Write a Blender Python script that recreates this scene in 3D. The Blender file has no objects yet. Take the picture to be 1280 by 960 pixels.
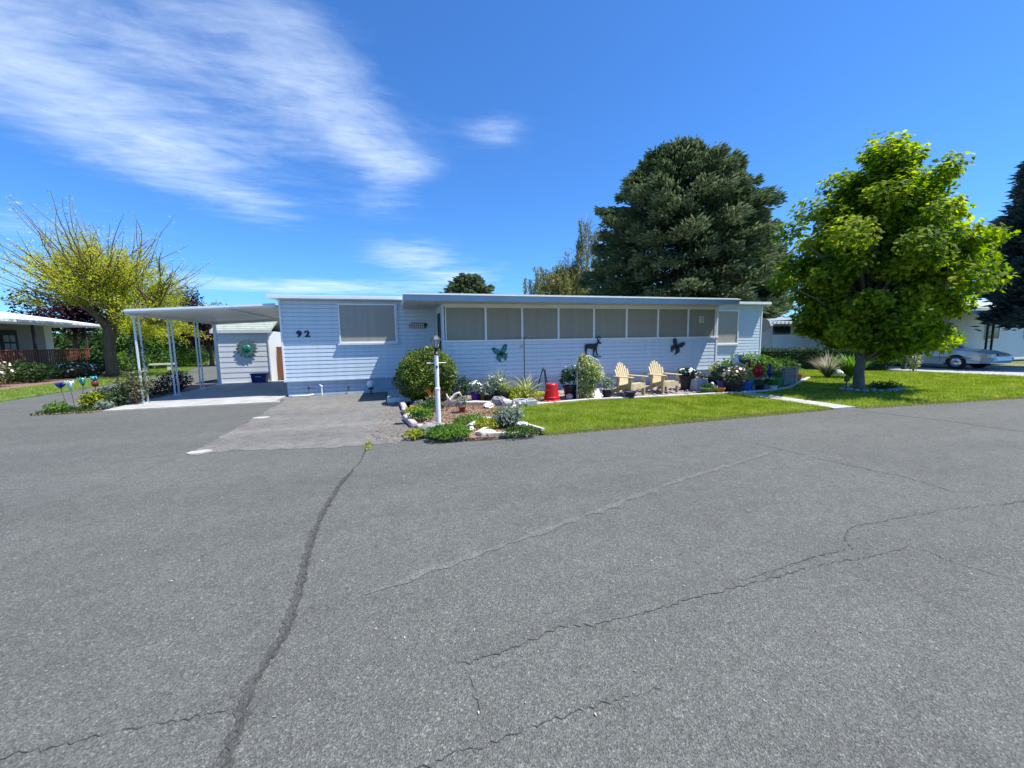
import bpy, bmesh, math, random
import numpy as np
from mathutils import Vector, Matrix
random.seed(7); rng = np.random.default_rng(7)
S = bpy.context.scene; C = S.collection
R = math.radians; PI = math.pi

# ------------------------------------------------------------------ camera, sky, sun, exposure
# metres; X runs right along the house front, Y away from the street, Z up; the camera stands at (0, 0, 1.65)
F_PX, PITCH, ROLL, YAW, CAM_Z = 492.08, 0.1094, -0.0164, 0.2836, 1.65
fw = Vector((math.sin(YAW)*math.cos(PITCH), math.cos(YAW)*math.cos(PITCH), -math.sin(PITCH)))
r0 = Vector((math.cos(YAW), -math.sin(YAW), 0)); u0 = r0.cross(fw)
rt = r0*math.cos(ROLL) + u0*math.sin(ROLL); up = -r0*math.sin(ROLL) + u0*math.cos(ROLL)
cam_data = bpy.data.cameras.new('camera'); cam = bpy.data.objects.new('camera', cam_data); C.objects.link(cam)
cam_data.sensor_width = 36; cam_data.lens = F_PX/1280*36; cam_data.clip_end = 3000; cam_data.clip_start = .05
M = Matrix((rt, up, -fw)).transposed().to_4x4(); M.translation = (0, 0, CAM_Z); cam.matrix_world = M
S.camera = cam

def ray(x, y): return fw + rt*((x-640)/F_PX) - up*((y-480)/F_PX)
def G(x, y, z=0.0):                      # survey: photo pixel -> metres on the ground
    d = ray(x, y); t = (z-CAM_Z)/d.z; return (d.x*t, d.y*t)
def W(x, y, Y):                          # survey: photo pixel -> metres on an upright plane at depth Y
    d = ray(x, y); t = Y/d.y; return (d.x*t, CAM_Z+d.z*t)

SUN = Vector((.46, -.22, 1.0)).normalized()      # towards the sun
sun_d = bpy.data.lights.new('sun', 'SUN'); sun = bpy.data.objects.new('sun', sun_d); C.objects.link(sun)
sun_d.energy = 4.9; sun_d.angle = R(.53); sun_d.color = (1, .955, .88)
sun.rotation_euler = SUN.to_track_quat('Z', 'Y').to_euler()
S.view_settings.view_transform = 'Standard'; S.view_settings.look = 'None'
S.view_settings.exposure = 0.70; S.view_settings.gamma = 1

world = bpy.data.worlds.new('World'); S.world = world; world.use_nodes = True
def build_sky():
    nt = world.node_tree; N = nt.nodes; L = nt.links; N.clear()
    out = N.new('ShaderNodeOutputWorld'); bg = N.new('ShaderNodeBackground'); bg.inputs[1].default_value = 0.10
    sky = N.new('ShaderNodeTexSky'); sky.sky_type = 'NISHITA'; sky.sun_disc = False
    sky.sun_elevation = math.asin(SUN.z); sky.sun_rotation = math.atan2(SUN.x, SUN.y)
    sky.air_density = 1.0; sky.dust_density = .25; sky.ozone_density = 2.5
    hs = N.new('ShaderNodeMix'); hs.data_type = 'RGBA'; hs.blend_type = 'MULTIPLY'; hs.inputs[0].default_value = 1; hs.inputs[7].default_value = (.41, .83, 1.34, 1)
    L.new(sky.outputs[0], hs.inputs[6])
    tc = N.new('ShaderNodeTexCoord'); sp = N.new('ShaderNodeSeparateXYZ'); L.new(tc.outputs['Generated'], sp.inputs[0])
    def math_(op, a, b=None, c=None):
        m = N.new('ShaderNodeMath'); m.operation = op
        for i, q in enumerate((a, b, c)):
            if q is None: continue
            if isinstance(q, (int, float)): m.inputs[i].default_value = q
            else: L.new(q, m.inputs[i])
        return m.outputs[0]
    z = math_('MAXIMUM', sp.outputs[2], .06)
    px = math_('DIVIDE', sp.outputs[0], z); py = math_('DIVIDE', sp.outputs[1], z)
    cb = N.new('ShaderNodeCombineXYZ'); L.new(px, cb.inputs[0]); L.new(py, cb.inputs[1])
    def noise(scale, rot, sc, detail, dist, rough=.55):
        mp = N.new('ShaderNodeMapping'); mp.inputs['Rotation'].default_value = (0, 0, rot); mp.inputs['Scale'].default_value = sc
        L.new(cb.outputs[0], mp.inputs[0])
        n = N.new('ShaderNodeTexNoise'); n.inputs['Scale'].default_value = scale; n.inputs['Detail'].default_value = detail
        n.inputs['Distortion'].default_value = dist; n.inputs['Roughness'].default_value = rough
        L.new(mp.outputs[0], n.inputs[0]); return n.outputs[0]
    warp = noise(.8, 0, (1, 1, 1), 4, .0)
    streak = noise(2.6, R(58), (.6, 1.15, 1), 12, .8, .66)
    fine = noise(8.0, R(50), (.4, 1.3, 1), 9, .6, .7)
    soft = noise(1.3, R(20), (1, 1, 1), 6, .3, .6)
    def lobe(cx, cy, sx, sy, rot, amp):
        dx = math_('SUBTRACT', px, cx); dy = math_('SUBTRACT', py, cy)
        a = math_('ADD', math_('MULTIPLY', dx, math.cos(rot)/sx), math_('MULTIPLY', dy, math.sin(rot)/sx))
        b = math_('SUBTRACT', math_('MULTIPLY', dy, math.cos(rot)/sy), math_('MULTIPLY', dx, math.sin(rot)/sy))
        q = math_('ADD', math_('MULTIPLY', a, a), math_('MULTIPLY', b, b))
        return math_('MULTIPLY', math_('EXPONENT', math_('MULTIPLY', q, -1.0)), amp)
    lobes = None
    for a in ((-1.0, 1.75, .95, .75, .2, .85), (-1.15, 2.75, .6, .75, 0, 1.05), (-.25, 1.8, .26, .75, -.25, .7), (.52, 1.98, .22, .2, .4, .82),
              (.05, 2.4, .24, .32, 0, .75), (.0, 3.1, .3, .4, 0, .6), (.1, 4.7, .6, 1.0, 0, 1.0), (-1.1, 7.9, 2.2, 1.2, 0, 1.2), (1.0, 6.2, .9, 1.3, 0, 1.0), (-.95, 3.6, .4, .5, 0, .6), (-2.9, 4.2, .9, .9, 0, .7), (-4.5, 7.5, 2.5, 2, 0, .6)):
        l = lobe(*a); lobes = l if lobes is None else math_('ADD', lobes, l)
    lowmask = noise(.55, 0, (1, 1, 1), 3, .2)
    rest = math_('MULTIPLY', math_('SMOOTH_MAX', math_('SUBTRACT', lowmask, .56), 0.0, .02), 2.2)
    cov = math_('MINIMUM', math_('ADD', lobes, rest), 1.45)
    tex = math_('ADD', math_('ADD', math_('MULTIPLY', streak, .58), math_('MULTIPLY', soft, .64)), math_('MULTIPLY', fine, .42))
    dens = math_('ADD', tex, math_('MULTIPLY', cov, .50))
    mr = N.new('ShaderNodeMapRange'); mr.interpolation_type = 'SMOOTHSTEP'; mr.inputs[1].default_value = .97; mr.inputs[2].default_value = 1.95
    mr.inputs[3].default_value = 0; mr.inputs[4].default_value = .92
    L.new(dens, mr.inputs[0])
    fac = math_('MULTIPLY', mr.outputs[0], math_('MINIMUM', math_('MULTIPLY', cov, 1.3), 1.0))
    mix = N.new('ShaderNodeMix'); mix.data_type = 'RGBA'
    L.new(fac, mix.inputs[0]); L.new(hs.outputs[2], mix.inputs[6]); mix.inputs[7].default_value = (6.4, 7.4, 8.6, 1)
    L.new(mix.outputs[2], bg.inputs[0]); L.new(bg.outputs[0], out.inputs[0])
build_sky()

# ------------------------------------------------------------------ materials
MATS = {}
def nodes_of(name):
    m = bpy.data.materials.new(name); m.use_nodes = True; MATS[name] = m
    nt = m.node_tree; return m, nt.nodes, nt.links, nt.nodes['Principled BSDF']
def mat(name, col, rough=.6, var=.12, scale=6.0, metal=0.0, bump=0.0, bscale=40.0, spec=.4, stretch=(1, 1, 1), alpha=1.0, trans=0.0, streaks=0.0):
    """paint / wood / stone: base colour with noise variation and fine relief"""
    if name in MATS: return MATS[name]
    m, N, L, P = nodes_of(name)
    P.inputs['Roughness'].default_value = rough; P.inputs['Metallic'].default_value = metal
    P.inputs['Specular IOR Level'].default_value = spec
    tc = N.new('ShaderNodeTexCoord'); mp = N.new('ShaderNodeMapping'); mp.inputs['Scale'].default_value = stretch
    L.new(tc.outputs['Object'], mp.inputs[0])
    n = N.new('ShaderNodeTexNoise'); n.inputs['Scale'].default_value = scale; n.inputs['Detail'].default_value = 6
    L.new(mp.outputs[0], n.inputs[0])
    if streaks:
        ms_ = N.new('ShaderNodeMapping'); ms_.inputs['Scale'].default_value = (5, 5, .45); L.new(tc.outputs['Object'], ms_.inputs[0])
        ns_ = N.new('ShaderNodeTexNoise'); ns_.inputs['Scale'].default_value = 1.3; ns_.inputs['Detail'].default_value = 7; L.new(ms_.outputs[0], ns_.inputs[0])
        bl = N.new('ShaderNodeMath'); bl.operation = 'MULTIPLY_ADD'; bl.inputs[1].default_value = streaks; L.new(ns_.outputs[0], bl.inputs[0])
        b0 = N.new('ShaderNodeMath'); b0.operation = 'MULTIPLY'; b0.inputs[1].default_value = 1-streaks; L.new(n.outputs[0], b0.inputs[0]); L.new(b0.outputs[0], bl.inputs[2]); nsrc = bl.outputs[0]
    else: nsrc = n.outputs[0]
    rp = N.new('ShaderNodeValToRGB'); e = rp.color_ramp.elements
    e[0].position = .3; e[1].position = .7
    e[0].color = (*[max(0, c*(1-var)) for c in col], 1); e[1].color = (*[min(1, c*(1+var)) for c in col], 1)
    L.new(nsrc, rp.inputs[0]); L.new(rp.outputs[0], P.inputs['Base Color'])
    if bump:
        b = N.new('ShaderNodeBump'); b.inputs['Strength'].default_value = bump; b.inputs['Distance'].default_value = .02
        n2 = N.new('ShaderNodeTexNoise'); n2.inputs['Scale'].default_value = bscale; n2.inputs['Detail'].default_value = 5
        L.new(mp.outputs[0], n2.inputs[0]); L.new(n2.outputs[0], b.inputs['Height']); L.new(b.outputs[0], P.inputs['Normal'])
    if alpha < 1: P.inputs['Alpha'].default_value = alpha
    if trans: P.inputs['Transmission Weight'].default_value = trans
    return m
def leafmat(name, cols, trans=.35, rough=.5, scale=.8):
    """foliage: colour picked per leaf, drifting slowly through the crown, light passing through the blade"""
    if name in MATS: return MATS[name]
    m, N, L, P = nodes_of(name)
    geo = N.new('ShaderNodeNewGeometry'); tc = N.new('ShaderNodeTexCoord')
    n = N.new('ShaderNodeTexNoise'); n.inputs['Scale'].default_value = scale; n.inputs['Detail'].default_value = 3
    L.new(tc.outputs['Object'], n.inputs[0])
    mx = N.new('ShaderNodeMath'); mx.operation = 'MULTIPLY_ADD'; mx.inputs[1].default_value = .55
    L.new(geo.outputs['Random Per Island'], mx.inputs[0])
    sb = N.new('ShaderNodeMath'); sb.operation = 'MULTIPLY_ADD'; sb.inputs[1].default_value = 1.0; sb.inputs[2].default_value = -.28
    L.new(n.outputs[0], sb.inputs[0]); L.new(sb.outputs[0], mx.inputs[2])
    rp = N.new('ShaderNodeValToRGB'); cr = rp.color_ramp
    while len(cr.elements) < len(cols): cr.elements.new(.5)
    for i, c in enumerate(cols):
        cr.elements[i].position = .1 + .8*i/max(1, len(cols)-1); cr.elements[i].color = (*c, 1)
    L.new(mx.outputs[0], rp.inputs[0]); L.new(rp.outputs[0], P.inputs['Base Color'])
    P.inputs['Roughness'].default_value = rough; P.inputs['Specular IOR Level'].default_value = .18
    t = N.new('ShaderNodeBsdfTranslucent'); hs = N.new('ShaderNodeHueSaturation'); hs.inputs['Value'].default_value = 1.5; hs.inputs['Saturation'].default_value = 1.1
    L.new(rp.outputs[0], hs.inputs['Color']); L.new(hs.outputs[0], t.inputs[0])
    ms = N.new('ShaderNodeMixShader'); ms.inputs[0].default_value = trans
    L.new(P.outputs[0], ms.inputs[1]); L.new(t.outputs[0], ms.inputs[2]); L.new(ms.outputs[0], N['Material Output'].inputs[0])
    return m
def asphalt(name, dark, light, scale=1.0, wear=.35, tint=(1, 1, 1)):
    m, N, L, P = nodes_of(name)
    tc = N.new('ShaderNodeTexCoord')
    def noise(s, d, r=.6):
        n = N.new('ShaderNodeTexNoise'); n.inputs['Scale'].default_value = s; n.inputs['Detail'].default_value = d; n.inputs['Roughness'].default_value = r
        L.new(tc.outputs['Object'], n.inputs[0]); return n.outputs[0]
    v = N.new('ShaderNodeTexVoronoi'); v.inputs['Scale'].default_value = 110*scale; v.inputs['Randomness'].default_value = 1
    L.new(tc.outputs['Object'], v.inputs[0])
    sep = N.new('ShaderNodeSeparateColor'); L.new(v.outputs['Color'], sep.inputs[0])
    v2 = N.new('ShaderNodeTexVoronoi'); v2.inputs['Scale'].default_value = 45*scale; L.new(tc.outputs['Object'], v2.inputs[0])
    sep2 = N.new('ShaderNodeSeparateColor'); L.new(v2.outputs['Color'], sep2.inputs[0])
    rp = N.new('ShaderNodeValToRGB'); e = rp.color_ramp.elements
    e[0].position = 0; e[0].color = (*[dark*t for t in tint], 1); e[1].position = 1; e[1].color = (*[light*t for t in tint], 1)
    k = e_ = rp.color_ramp.elements.new(.8); mid = dark*.55+light*.45; k.color = (*[mid*t for t in tint], 1)
    mul = N.new('ShaderNodeMath'); mul.operation = 'MULTIPLY_ADD'; mul.inputs[1].default_value = .78
    L.new(sep.outputs[0], mul.inputs[0])
    ml2 = N.new('ShaderNodeMath'); ml2.operation = 'MULTIPLY'; ml2.inputs[1].default_value = .22; L.new(sep2.outputs[1], ml2.inputs[0]); L.new(ml2.outputs[0], mul.inputs[2])
    L.new(mul.outputs[0], rp.inputs[0])
    big = N.new('ShaderNodeMapRange'); big.inputs[1].default_value = .3; big.inputs[2].default_value = .7; big.inputs[3].default_value = 1-wear*.5; big.inputs[4].default_value = 1+wear*.5
    mpl = N.new('ShaderNodeMapping'); mpl.inputs['Scale'].default_value = (.10, 1.1, 1); L.new(tc.outputs['Object'], mpl.inputs[0])
    lane = N.new('ShaderNodeTexNoise'); lane.inputs['Scale'].default_value = 1.0; lane.inputs['Detail'].default_value = 4; L.new(mpl.outputs[0], lane.inputs[0])
    av = N.new('ShaderNodeMath'); av.operation = 'MULTIPLY_ADD'; av.inputs[1].default_value = .45; L.new(lane.outputs[0], av.inputs[0])
    av2 = N.new('ShaderNodeMath'); av2.operation = 'MULTIPLY'; av2.inputs[1].default_value = .55; L.new(noise(.45, 6, .65), av2.inputs[0]); L.new(av2.outputs[0], av.inputs[2])
    comb = N.new('ShaderNodeMath'); comb.operation = 'MULTIPLY_ADD'; comb.inputs[1].default_value = .6
    L.new(av.outputs[0], comb.inputs[0])
    c2 = N.new('ShaderNodeMath'); c2.operation = 'MULTIPLY'; c2.inputs[1].default_value = .4; L.new(noise(5.0, 6, .7), c2.inputs[0]); L.new(c2.outputs[0], comb.inputs[2])
    L.new(comb.outputs[0], big.inputs[0])
    mm = N.new('ShaderNodeMix'); mm.data_type = 'RGBA'; mm.blend_type = 'MULTIPLY'; mm.inputs[0].default_value = 1
    L.new(rp.outputs[0], mm.inputs[6]); L.new(big.outputs[0], mm.inputs[7]); L.new(mm.outputs[2], P.inputs['Base Color'])
    P.inputs['Roughness'].default_value = .82; P.inputs['Specular IOR Level'].default_value = .3
    b = N.new('ShaderNodeBump'); b.inputs['Strength'].default_value = .75; b.inputs['Distance'].default_value = .006
    L.new(v.outputs['Distance'], b.inputs['Height'])
    b2 = N.new('ShaderNodeBump'); b2.inputs['Strength'].default_value = .35; b2.inputs['Distance'].default_value = .03
    L.new(noise(14, 6, .7), b2.inputs['Height']); L.new(b2.outputs[0], b.inputs['Normal']); L.new(b.outputs[0], P.inputs['Normal'])
    return m
def soilmat(name, cols, scale=30):
    m, N, L, P = nodes_of(name)
    tc = N.new('ShaderNodeTexCoord')
    v = N.new('ShaderNodeTexVoronoi'); v.inputs['Scale'].default_value = scale; L.new(tc.outputs['Object'], v.inputs[0])
    sp = N.new('ShaderNodeSeparateColor'); L.new(v.outputs['Color'], sp.inputs[0])
    rp = N.new('ShaderNodeValToRGB'); cr = rp.color_ramp
    while len(cr.elements) < len(cols): cr.elements.new(.5)
    for i, c in enumerate(cols): cr.elements[i].position = i/(len(cols)-1); cr.elements[i].color = (*c, 1)
    L.new(sp.outputs[0], rp.inputs[0]); L.new(rp.outputs[0], P.inputs['Base Color']); P.inputs['Roughness'].default_value = .9
    b = N.new('ShaderNodeBump'); b.inputs['Strength'].default_value = .8; b.inputs['Distance'].default_value = .03
    L.new(v.outputs['Distance'], b.inputs['Height']); L.new(b.outputs[0], P.inputs['Normal'])
    return m

# ------------------------------------------------------------------ mesh helpers
class MB:
    def __init__(s): s.v = []; s.f = []
    def add(s, vs, fs):
        o = len(s.v); s.v += [tuple(q) for q in vs]; s.f += [tuple(i+o for i in f) for f in fs]; return s
    def box(s, x0, x1, y0, y1, z0, z1):
        return s.add([(x0,y0,z0),(x1,y0,z0),(x1,y1,z0),(x0,y1,z0),(x0,y0,z1),(x1,y0,z1),(x1,y1,z1),(x0,y1,z1)],
                     [(0,3,2,1),(4,5,6,7),(0,1,5,4),(1,2,6,5),(2,3,7,6),(3,0,4,7)])
    def bar(s, a, b, w, h, upv=(0, 0, 1)):          # rectangular bar from a to b
        a = Vector(a); b = Vector(b); d = (b-a).normalized(); u = Vector(upv)
        x = d.cross(u)
        if x.length < 1e-4: x = d.cross(Vector((0, 1, 0)))
        x.normalize(); y = x.cross(d)
        vs = []
        for p in (a, b):
            for i, j in ((-1,-1),(1,-1),(1,1),(-1,1)): vs.append(p + x*(i*w/2) + y*(j*h/2))
        return s.add(vs, [(0,3,2,1),(4,5,6,7),(0,1,5,4),(1,2,6,5),(2,3,7,6),(3,0,4,7)])
    def tube(s, pts, rad, n=8, cap=True):
        pts = [Vector(p) for p in pts]
        if not hasattr(rad, '__len__'): rad = [rad]*len(pts)
        rings = []; ref = Vector((0.31, .17, 1)).normalized()
        for i, p in enumerate(pts):
            d = (pts[min(i+1, len(pts)-1)] - pts[max(i-1, 0)]).normalized()
            x = d.cross(ref if abs(d.dot(ref)) < .95 else Vector((1, 0, 0))).normalized(); y = d.cross(x)
            rings.append([p + (x*math.cos(2*PI*k/n) + y*math.sin(2*PI*k/n))*rad[i] for k in range(n)])
        vs = [q for r in rings for q in r]; fs = []
        for i in range(len(pts)-1):
            for k in range(n): fs.append((i*n+k, i*n+(k+1) % n, (i+1)*n+(k+1) % n, (i+1)*n+k))
        if cap: fs.append(tuple(range(n-1, -1, -1))); fs.append(tuple((len(pts)-1)*n+k for k in range(n)))
        return s.add(vs, fs)
    def lathe(s, prof, n=20, c=(0, 0, 0), axis='z', a0=0):
        vs = []; fs = []
        for (r, z) in prof:
            for k in range(n):
                a = 2*PI*k/n + a0
                if axis == 'z': vs.append((c[0]+r*math.cos(a), c[1]+r*math.sin(a), c[2]+z))
                elif axis == 'y': vs.append((c[0]+r*math.cos(a), c[1]+z, c[2]+r*math.sin(a)))
                else: vs.append((c[0]+z, c[1]+r*math.cos(a), c[2]+r*math.sin(a)))
        for i in range(len(prof)-1):
            for k in range(n): fs.append((i*n+k, i*n+(k+1) % n, (i+1)*n+(k+1) % n, (i+1)*n+k))
        fs.append(tuple(range(n-1, -1, -1))); fs.append(tuple((len(prof)-1)*n+k for k in range(n)))
        return s.add(vs, fs)
    def prism(s, poly, d0, d1, plane='xz'):         # outline extruded along the missing axis
        def P(a, b, d): return {'xz': (a, d, b), 'xy': (a, b, d), 'yz': (d, a, b)}[plane]
        n = len(poly); vs = [P(a, b, d0) for a, b in poly] + [P(a, b, d1) for a, b in poly]
        fs = [tuple(range(n)), tuple(range(2*n-1, n-1, -1))] + [(i, i+n, (i+1) % n+n, (i+1) % n) for i in range(n)]
        return s.add(vs, fs)
    def blob(s, c, r, jag=.12, seg=8, rings=5, flat=None):   # a rough stone
        vs = []; fs = []; c = Vector(c)
        for i in range(rings+1):
            t = PI*i/rings
            for k in range(seg):
                a = 2*PI*k/seg + .3*i; j = 1 + random.uniform(-jag, jag)
                vs.append((c.x+r[0]*math.sin(t)*math.cos(a)*j, c.y+r[1]*math.sin(t)*math.sin(a)*j, c.z+r[2]*math.cos(t)*j))
        for i in range(rings):
            for k in range(seg): fs.append((i*seg+k, (i+1)*seg+k, (i+1)*seg+(k+1) % seg, i*seg+(k+1) % seg))
        return s.add(vs, fs)
    def mesh(s, name, m, smooth=False, bevel=0.0):
        me = bpy.data.meshes.new(name); me.from_pydata(s.v, [], s.f)
        bm = bmesh.new(); bm.from_mesh(me)
        bmesh.ops.remove_doubles(bm, verts=bm.verts, dist=1e-5)
        bmesh.ops.recalc_face_normals(bm, faces=bm.faces)
        if bevel: bmesh.ops.bevel(bm, geom=list(bm.edges), offset=bevel, segments=2, profile=.5, affect='EDGES', clamp_overlap=True)
        bm.to_mesh(me); bm.free()
        if smooth:
            for p in me.polygons: p.use_smooth = True
        me.materials.append(m); return me
    def build(s, name, m, parent=None, smooth=False, bevel=0.0, loc=None):
        return obj(name, s.mesh(name, m, smooth, bevel), parent, loc)

def obj(name, me, parent=None, loc=None):
    o = bpy.data.objects.new(name, me); C.objects.link(o)
    if parent is not None: o.parent = parent
    if loc is not None: o.location = loc
    return o
def thing(name, label, cat, loc=(0, 0, 0), rz=0.0, group=None):
    o = bpy.data.objects.new(name, None); C.objects.link(o); o.empty_display_size = .1
    o.location = loc; o.rotation_euler = (0, 0, rz); return tag(o, label, cat, group)
def tag(o, label, cat, group=None):
    o['label'] = label; o['category'] = cat
    if group: o['group'] = group
    return o
def kind(o, k): o['kind'] = k; return o
def dup(root, loc, rz=0.0, label=None, scale=None):
    r = root.copy(); C.objects.link(r); r.location = loc; r.rotation_euler = (0, 0, rz)
    if label: r['label'] = label
    if scale: r.scale = scale
    for ch in list(root.children):
        c = ch.copy(); C.objects.link(c); c.parent = r
        for g in ch.children:
            d = g.copy(); C.objects.link(d); d.parent = c
    return r
def rawmesh(name, V, Fc, m):
    """many small faces of one size, fast: V (n,k,3) vertices of n faces"""
    n, k = V.shape[:2]; me = bpy.data.meshes.new(name)
    me.vertices.add(n*k); me.vertices.foreach_set('co', V.reshape(-1).astype(np.float32))
    me.loops.add(n*k); me.loops.foreach_set('vertex_index', np.arange(n*k, dtype=np.int32))
    me.polygons.add(n); me.polygons.foreach_set('loop_start', np.arange(0, n*k, k, dtype=np.int32))
    me.update(calc_edges=True); me.materials.append(m); return me
def unit(a): return a/np.maximum(1e-9, np.linalg.norm(a, axis=-1, keepdims=True))
LEAF = [(0, 0), (.35, .5), (.72, .38), (1, 0), (.72, -.38), (.35, -.5)]
DIA = [(0, 0), (.45, .5), (1, 0), (.45, -.5)]
MAPLE = [(0, .04), (.05, .55), (.3, .36), (.5, .62), (.62, .22), (1, 0), (.62, -.22), (.5, -.62), (.3, -.36), (.05, -.55)]
OBL = [(0, 0), (.12, .32), (.8, .5), (1, 0), (.8, -.5), (.12, -.32)]
BLADE = [(0, .5), (1, 0), (0, -.5)]
def cards(P, D, Nn, L, Wd, shape):
    """leaf faces: base point P, direction D, face normal Nn, length L, width Wd"""
    D = unit(D); T = unit(np.cross(D, Nn)); L = np.broadcast_to(np.asarray(L, float), (len(P),)); Wd = np.broadcast_to(np.asarray(Wd, float), (len(P),))
    return np.stack([P + D*(L*a)[:, None] + T*(Wd*b)[:, None] for a, b in shape], axis=1)
def rdir(n): return unit(rng.normal(size=(n, 3)))
def ellipsoid_leaves(n, c, r, L, Wd, m, name='foliage', parent=None, shape=LEAF, shell=.55, low=-1.0, upb=.35, loc=None):
    d = rdir(int(n*1.6)); d = d[d[:, 2] > low][:n]; n = len(d)
    rad = shell + (1-shell)*rng.random(n)**.6
    lump = 1 + .13*np.sin(1.1+5*d[:, 0]+3*d[:, 2]+c[0]) * np.cos(4*d[:, 1]-2*d[:, 2]) + .04*np.sin(13*d[:, 0]+9*d[:, 1]-11*d[:, 2])
    P = np.array(c) + d*np.array(r)*(rad*lump)[:, None]
    Nn = unit(d*.8 + rdir(n)*.8 + np.array([0, 0, upb])); D = unit(np.cross(Nn, rdir(n)) + d*.3)
    V = cards(P, D, Nn, L*(.6+.8*rng.random(n)), Wd*(.6+.8*rng.random(n)), shape)
    return obj(name, rawmesh(name, V, None, m), parent, loc)
def strappy(n, L, w, m, parent, name='leaves', droop=.6, loc=(0, 0, 0), spread=.9, up_=1.0):
    """arching strap leaves out of one crown, three faces each"""
    a = rng.random(n)*2*PI; t = rng.random(n)*spread; out = np.stack([np.cos(a), np.sin(a), 0*a], 1)
    d0 = unit(out*np.sin(t)[:, None] + np.array([0, 0, 1])*np.cos(t)[:, None]*up_); ln = L*(.6+.5*rng.random(n))
    p = np.array(loc) + out*.02; quads = []; T = np.stack([-np.sin(a), np.cos(a), 0*a], 1); ws = [w, w*.9, w*.55, w*.06]; prev = p
    for k in range(3):
        d = unit(d0 + np.array([0, 0, -1])*(droop*k*.55) + out*(.25*k)); q = prev + d*(ln/3)[:, None]
        quads.append(np.stack([prev-T*ws[k]/2, q-T*ws[k+1]/2, q+T*ws[k+1]/2, prev+T*ws[k]/2], 1)); prev = q
    V = np.concatenate(quads); return obj(name, rawmesh(name, V, None, m), parent)
def blossoms(n, c, r, size, m, parent, name='blossoms'):
    d = rdir(n*2); d = d[d[:, 2] > -.1][:n]; n = len(d); P = np.array(c) + d*np.array(r)*(.85+.25*rng.random(n))[:, None]
    Nn = unit(d + rdir(n)*.5 + np.array([0, -.3, .4])); D = unit(np.cross(Nn, rdir(n)))
    hexa = [(.5*math.cos(t), .5*math.sin(t)) for t in [k*PI/3 for k in range(6)]]
    return obj(name, rawmesh(name, cards(P, D, Nn, size*(.7+.6*rng.random(n)), size*(.7+.6*rng.random(n)), hexa), None, m), parent)
def inpoly(P, poly):
    x, y = P[:, 0], P[:, 1]; ins = np.zeros(len(P), bool); j = len(poly)-1
    for i in range(len(poly)):
        xi, yi = poly[i]; xj, yj = poly[j]
        c = ((yi > y) != (yj > y)) & (x < (xj-xi)*(y-yi)/(yj-yi+1e-12)+xi); ins ^= c; j = i
    return ins
def sample_poly(poly, n):
    a = np.array(poly); lo = a.min(0); hi = a.max(0); out = []; got = 0
    while got < n:
        P = lo + (hi-lo)*rng.random((n*2, 2)); P = P[inpoly(P, poly)]; out.append(P); got += len(P)
    return np.concatenate(out)[:n]
def blades(name, poly, n, h, w, m, z=0.0):
    P2 = sample_poly(poly, n); n = len(P2); P = np.column_stack([P2, np.full(n, z)])
    D = unit(rdir(n)*.55 + np.array([0, 0, 1.0])); Nn = unit(np.cross(D, rdir(n)))
    V = cards(P, D, Nn, h*(.5+.8*rng.random(n)), w, BLADE)
    return kind(obj(name, rawmesh(name, V, None, m)), 'stuff')
def sheet(name, poly, z, m, thick=.0, k='structure', jag=0.0):
    """a flat piece of ground; jag roughens its outline, thick gives it an edge"""
    pts = list(poly)
    if jag:
        out = []
        for i in range(len(pts)):
            a = Vector(pts[i]); b = Vector(pts[(i+1) % len(pts)]); n = max(1, int((b-a).length/.12)); nn = Vector((b.y-a.y, a.x-b.x)).normalized() if (b-a).length else Vector((0, 0))
            for q in range(n):
                o = random.uniform(-jag, jag) if q else 0; out.append(tuple(a.lerp(b, q/n) + nn*o))
        pts = out
    bm = MB()
    if thick: bm.prism(pts, z-thick, z, 'xy')
    else: bm.add([(x, y, z) for x, y in pts], [tuple(range(len(pts)))])
    return kind(bm.build(name, m), k)

# ------------------------------------------------------------------ setting: ground, street, lawns
m_road = asphalt('street asphalt', .058, .24, 1.35, .58, (1.02, 1.045, .94))
m_drive = asphalt('worn driveway asphalt', .10, .31, 1.0, 1.1, (1.04, 1, .91))
m_crack = mat('crack filler', (.055, .055, .052), .9, .3, 12, bump=.5, bscale=80)
m_tar = asphalt('tar seal', .04, .16, 1.35, .5, (1.02, 1.03, .95))
m_seam = asphalt('worn seam', .075, .275, 1.35, .4, (1.02, 1.04, .95))
m_conc = mat('pale concrete', (.52, .49, .42), .85, .14, 5, bump=.3, bscale=60)
m_concp = mat('stained concrete', (.40, .385, .34), .85, .25, 9, bump=.3)
m_concg = mat('grey concrete', (.36, .36, .35), .85, .2, 2.2, bump=.3, bscale=60)
m_soil = soilmat('bark and soil', [(.10, .055, .035), (.2, .12, .08), (.26, .17, .12), (.36, .27, .2)], 34)
m_gravel = soilmat('red grey gravel', [(.13, .09, .08), (.25, .18, .15), (.33, .27, .24), (.5, .46, .42)], 24)
m_turf = mat('turf soil', (.10, .17, .025), .95, .35, 3, bump=.4)
m_field = mat('dry field', (.13, .15, .06), .95, .3, .3)
m_grass = leafmat('grass blades', [(.10, .165, .02), (.22, .295, .028), (.36, .41, .05), (.52, .51, .14)], .45, .5, 1.6)
m_grass2 = leafmat('grass blades pale', [(.12, .2, .02), (.22, .3, .04), (.32, .38, .07), (.4, .42, .12)], .45, .5, .9)

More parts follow.
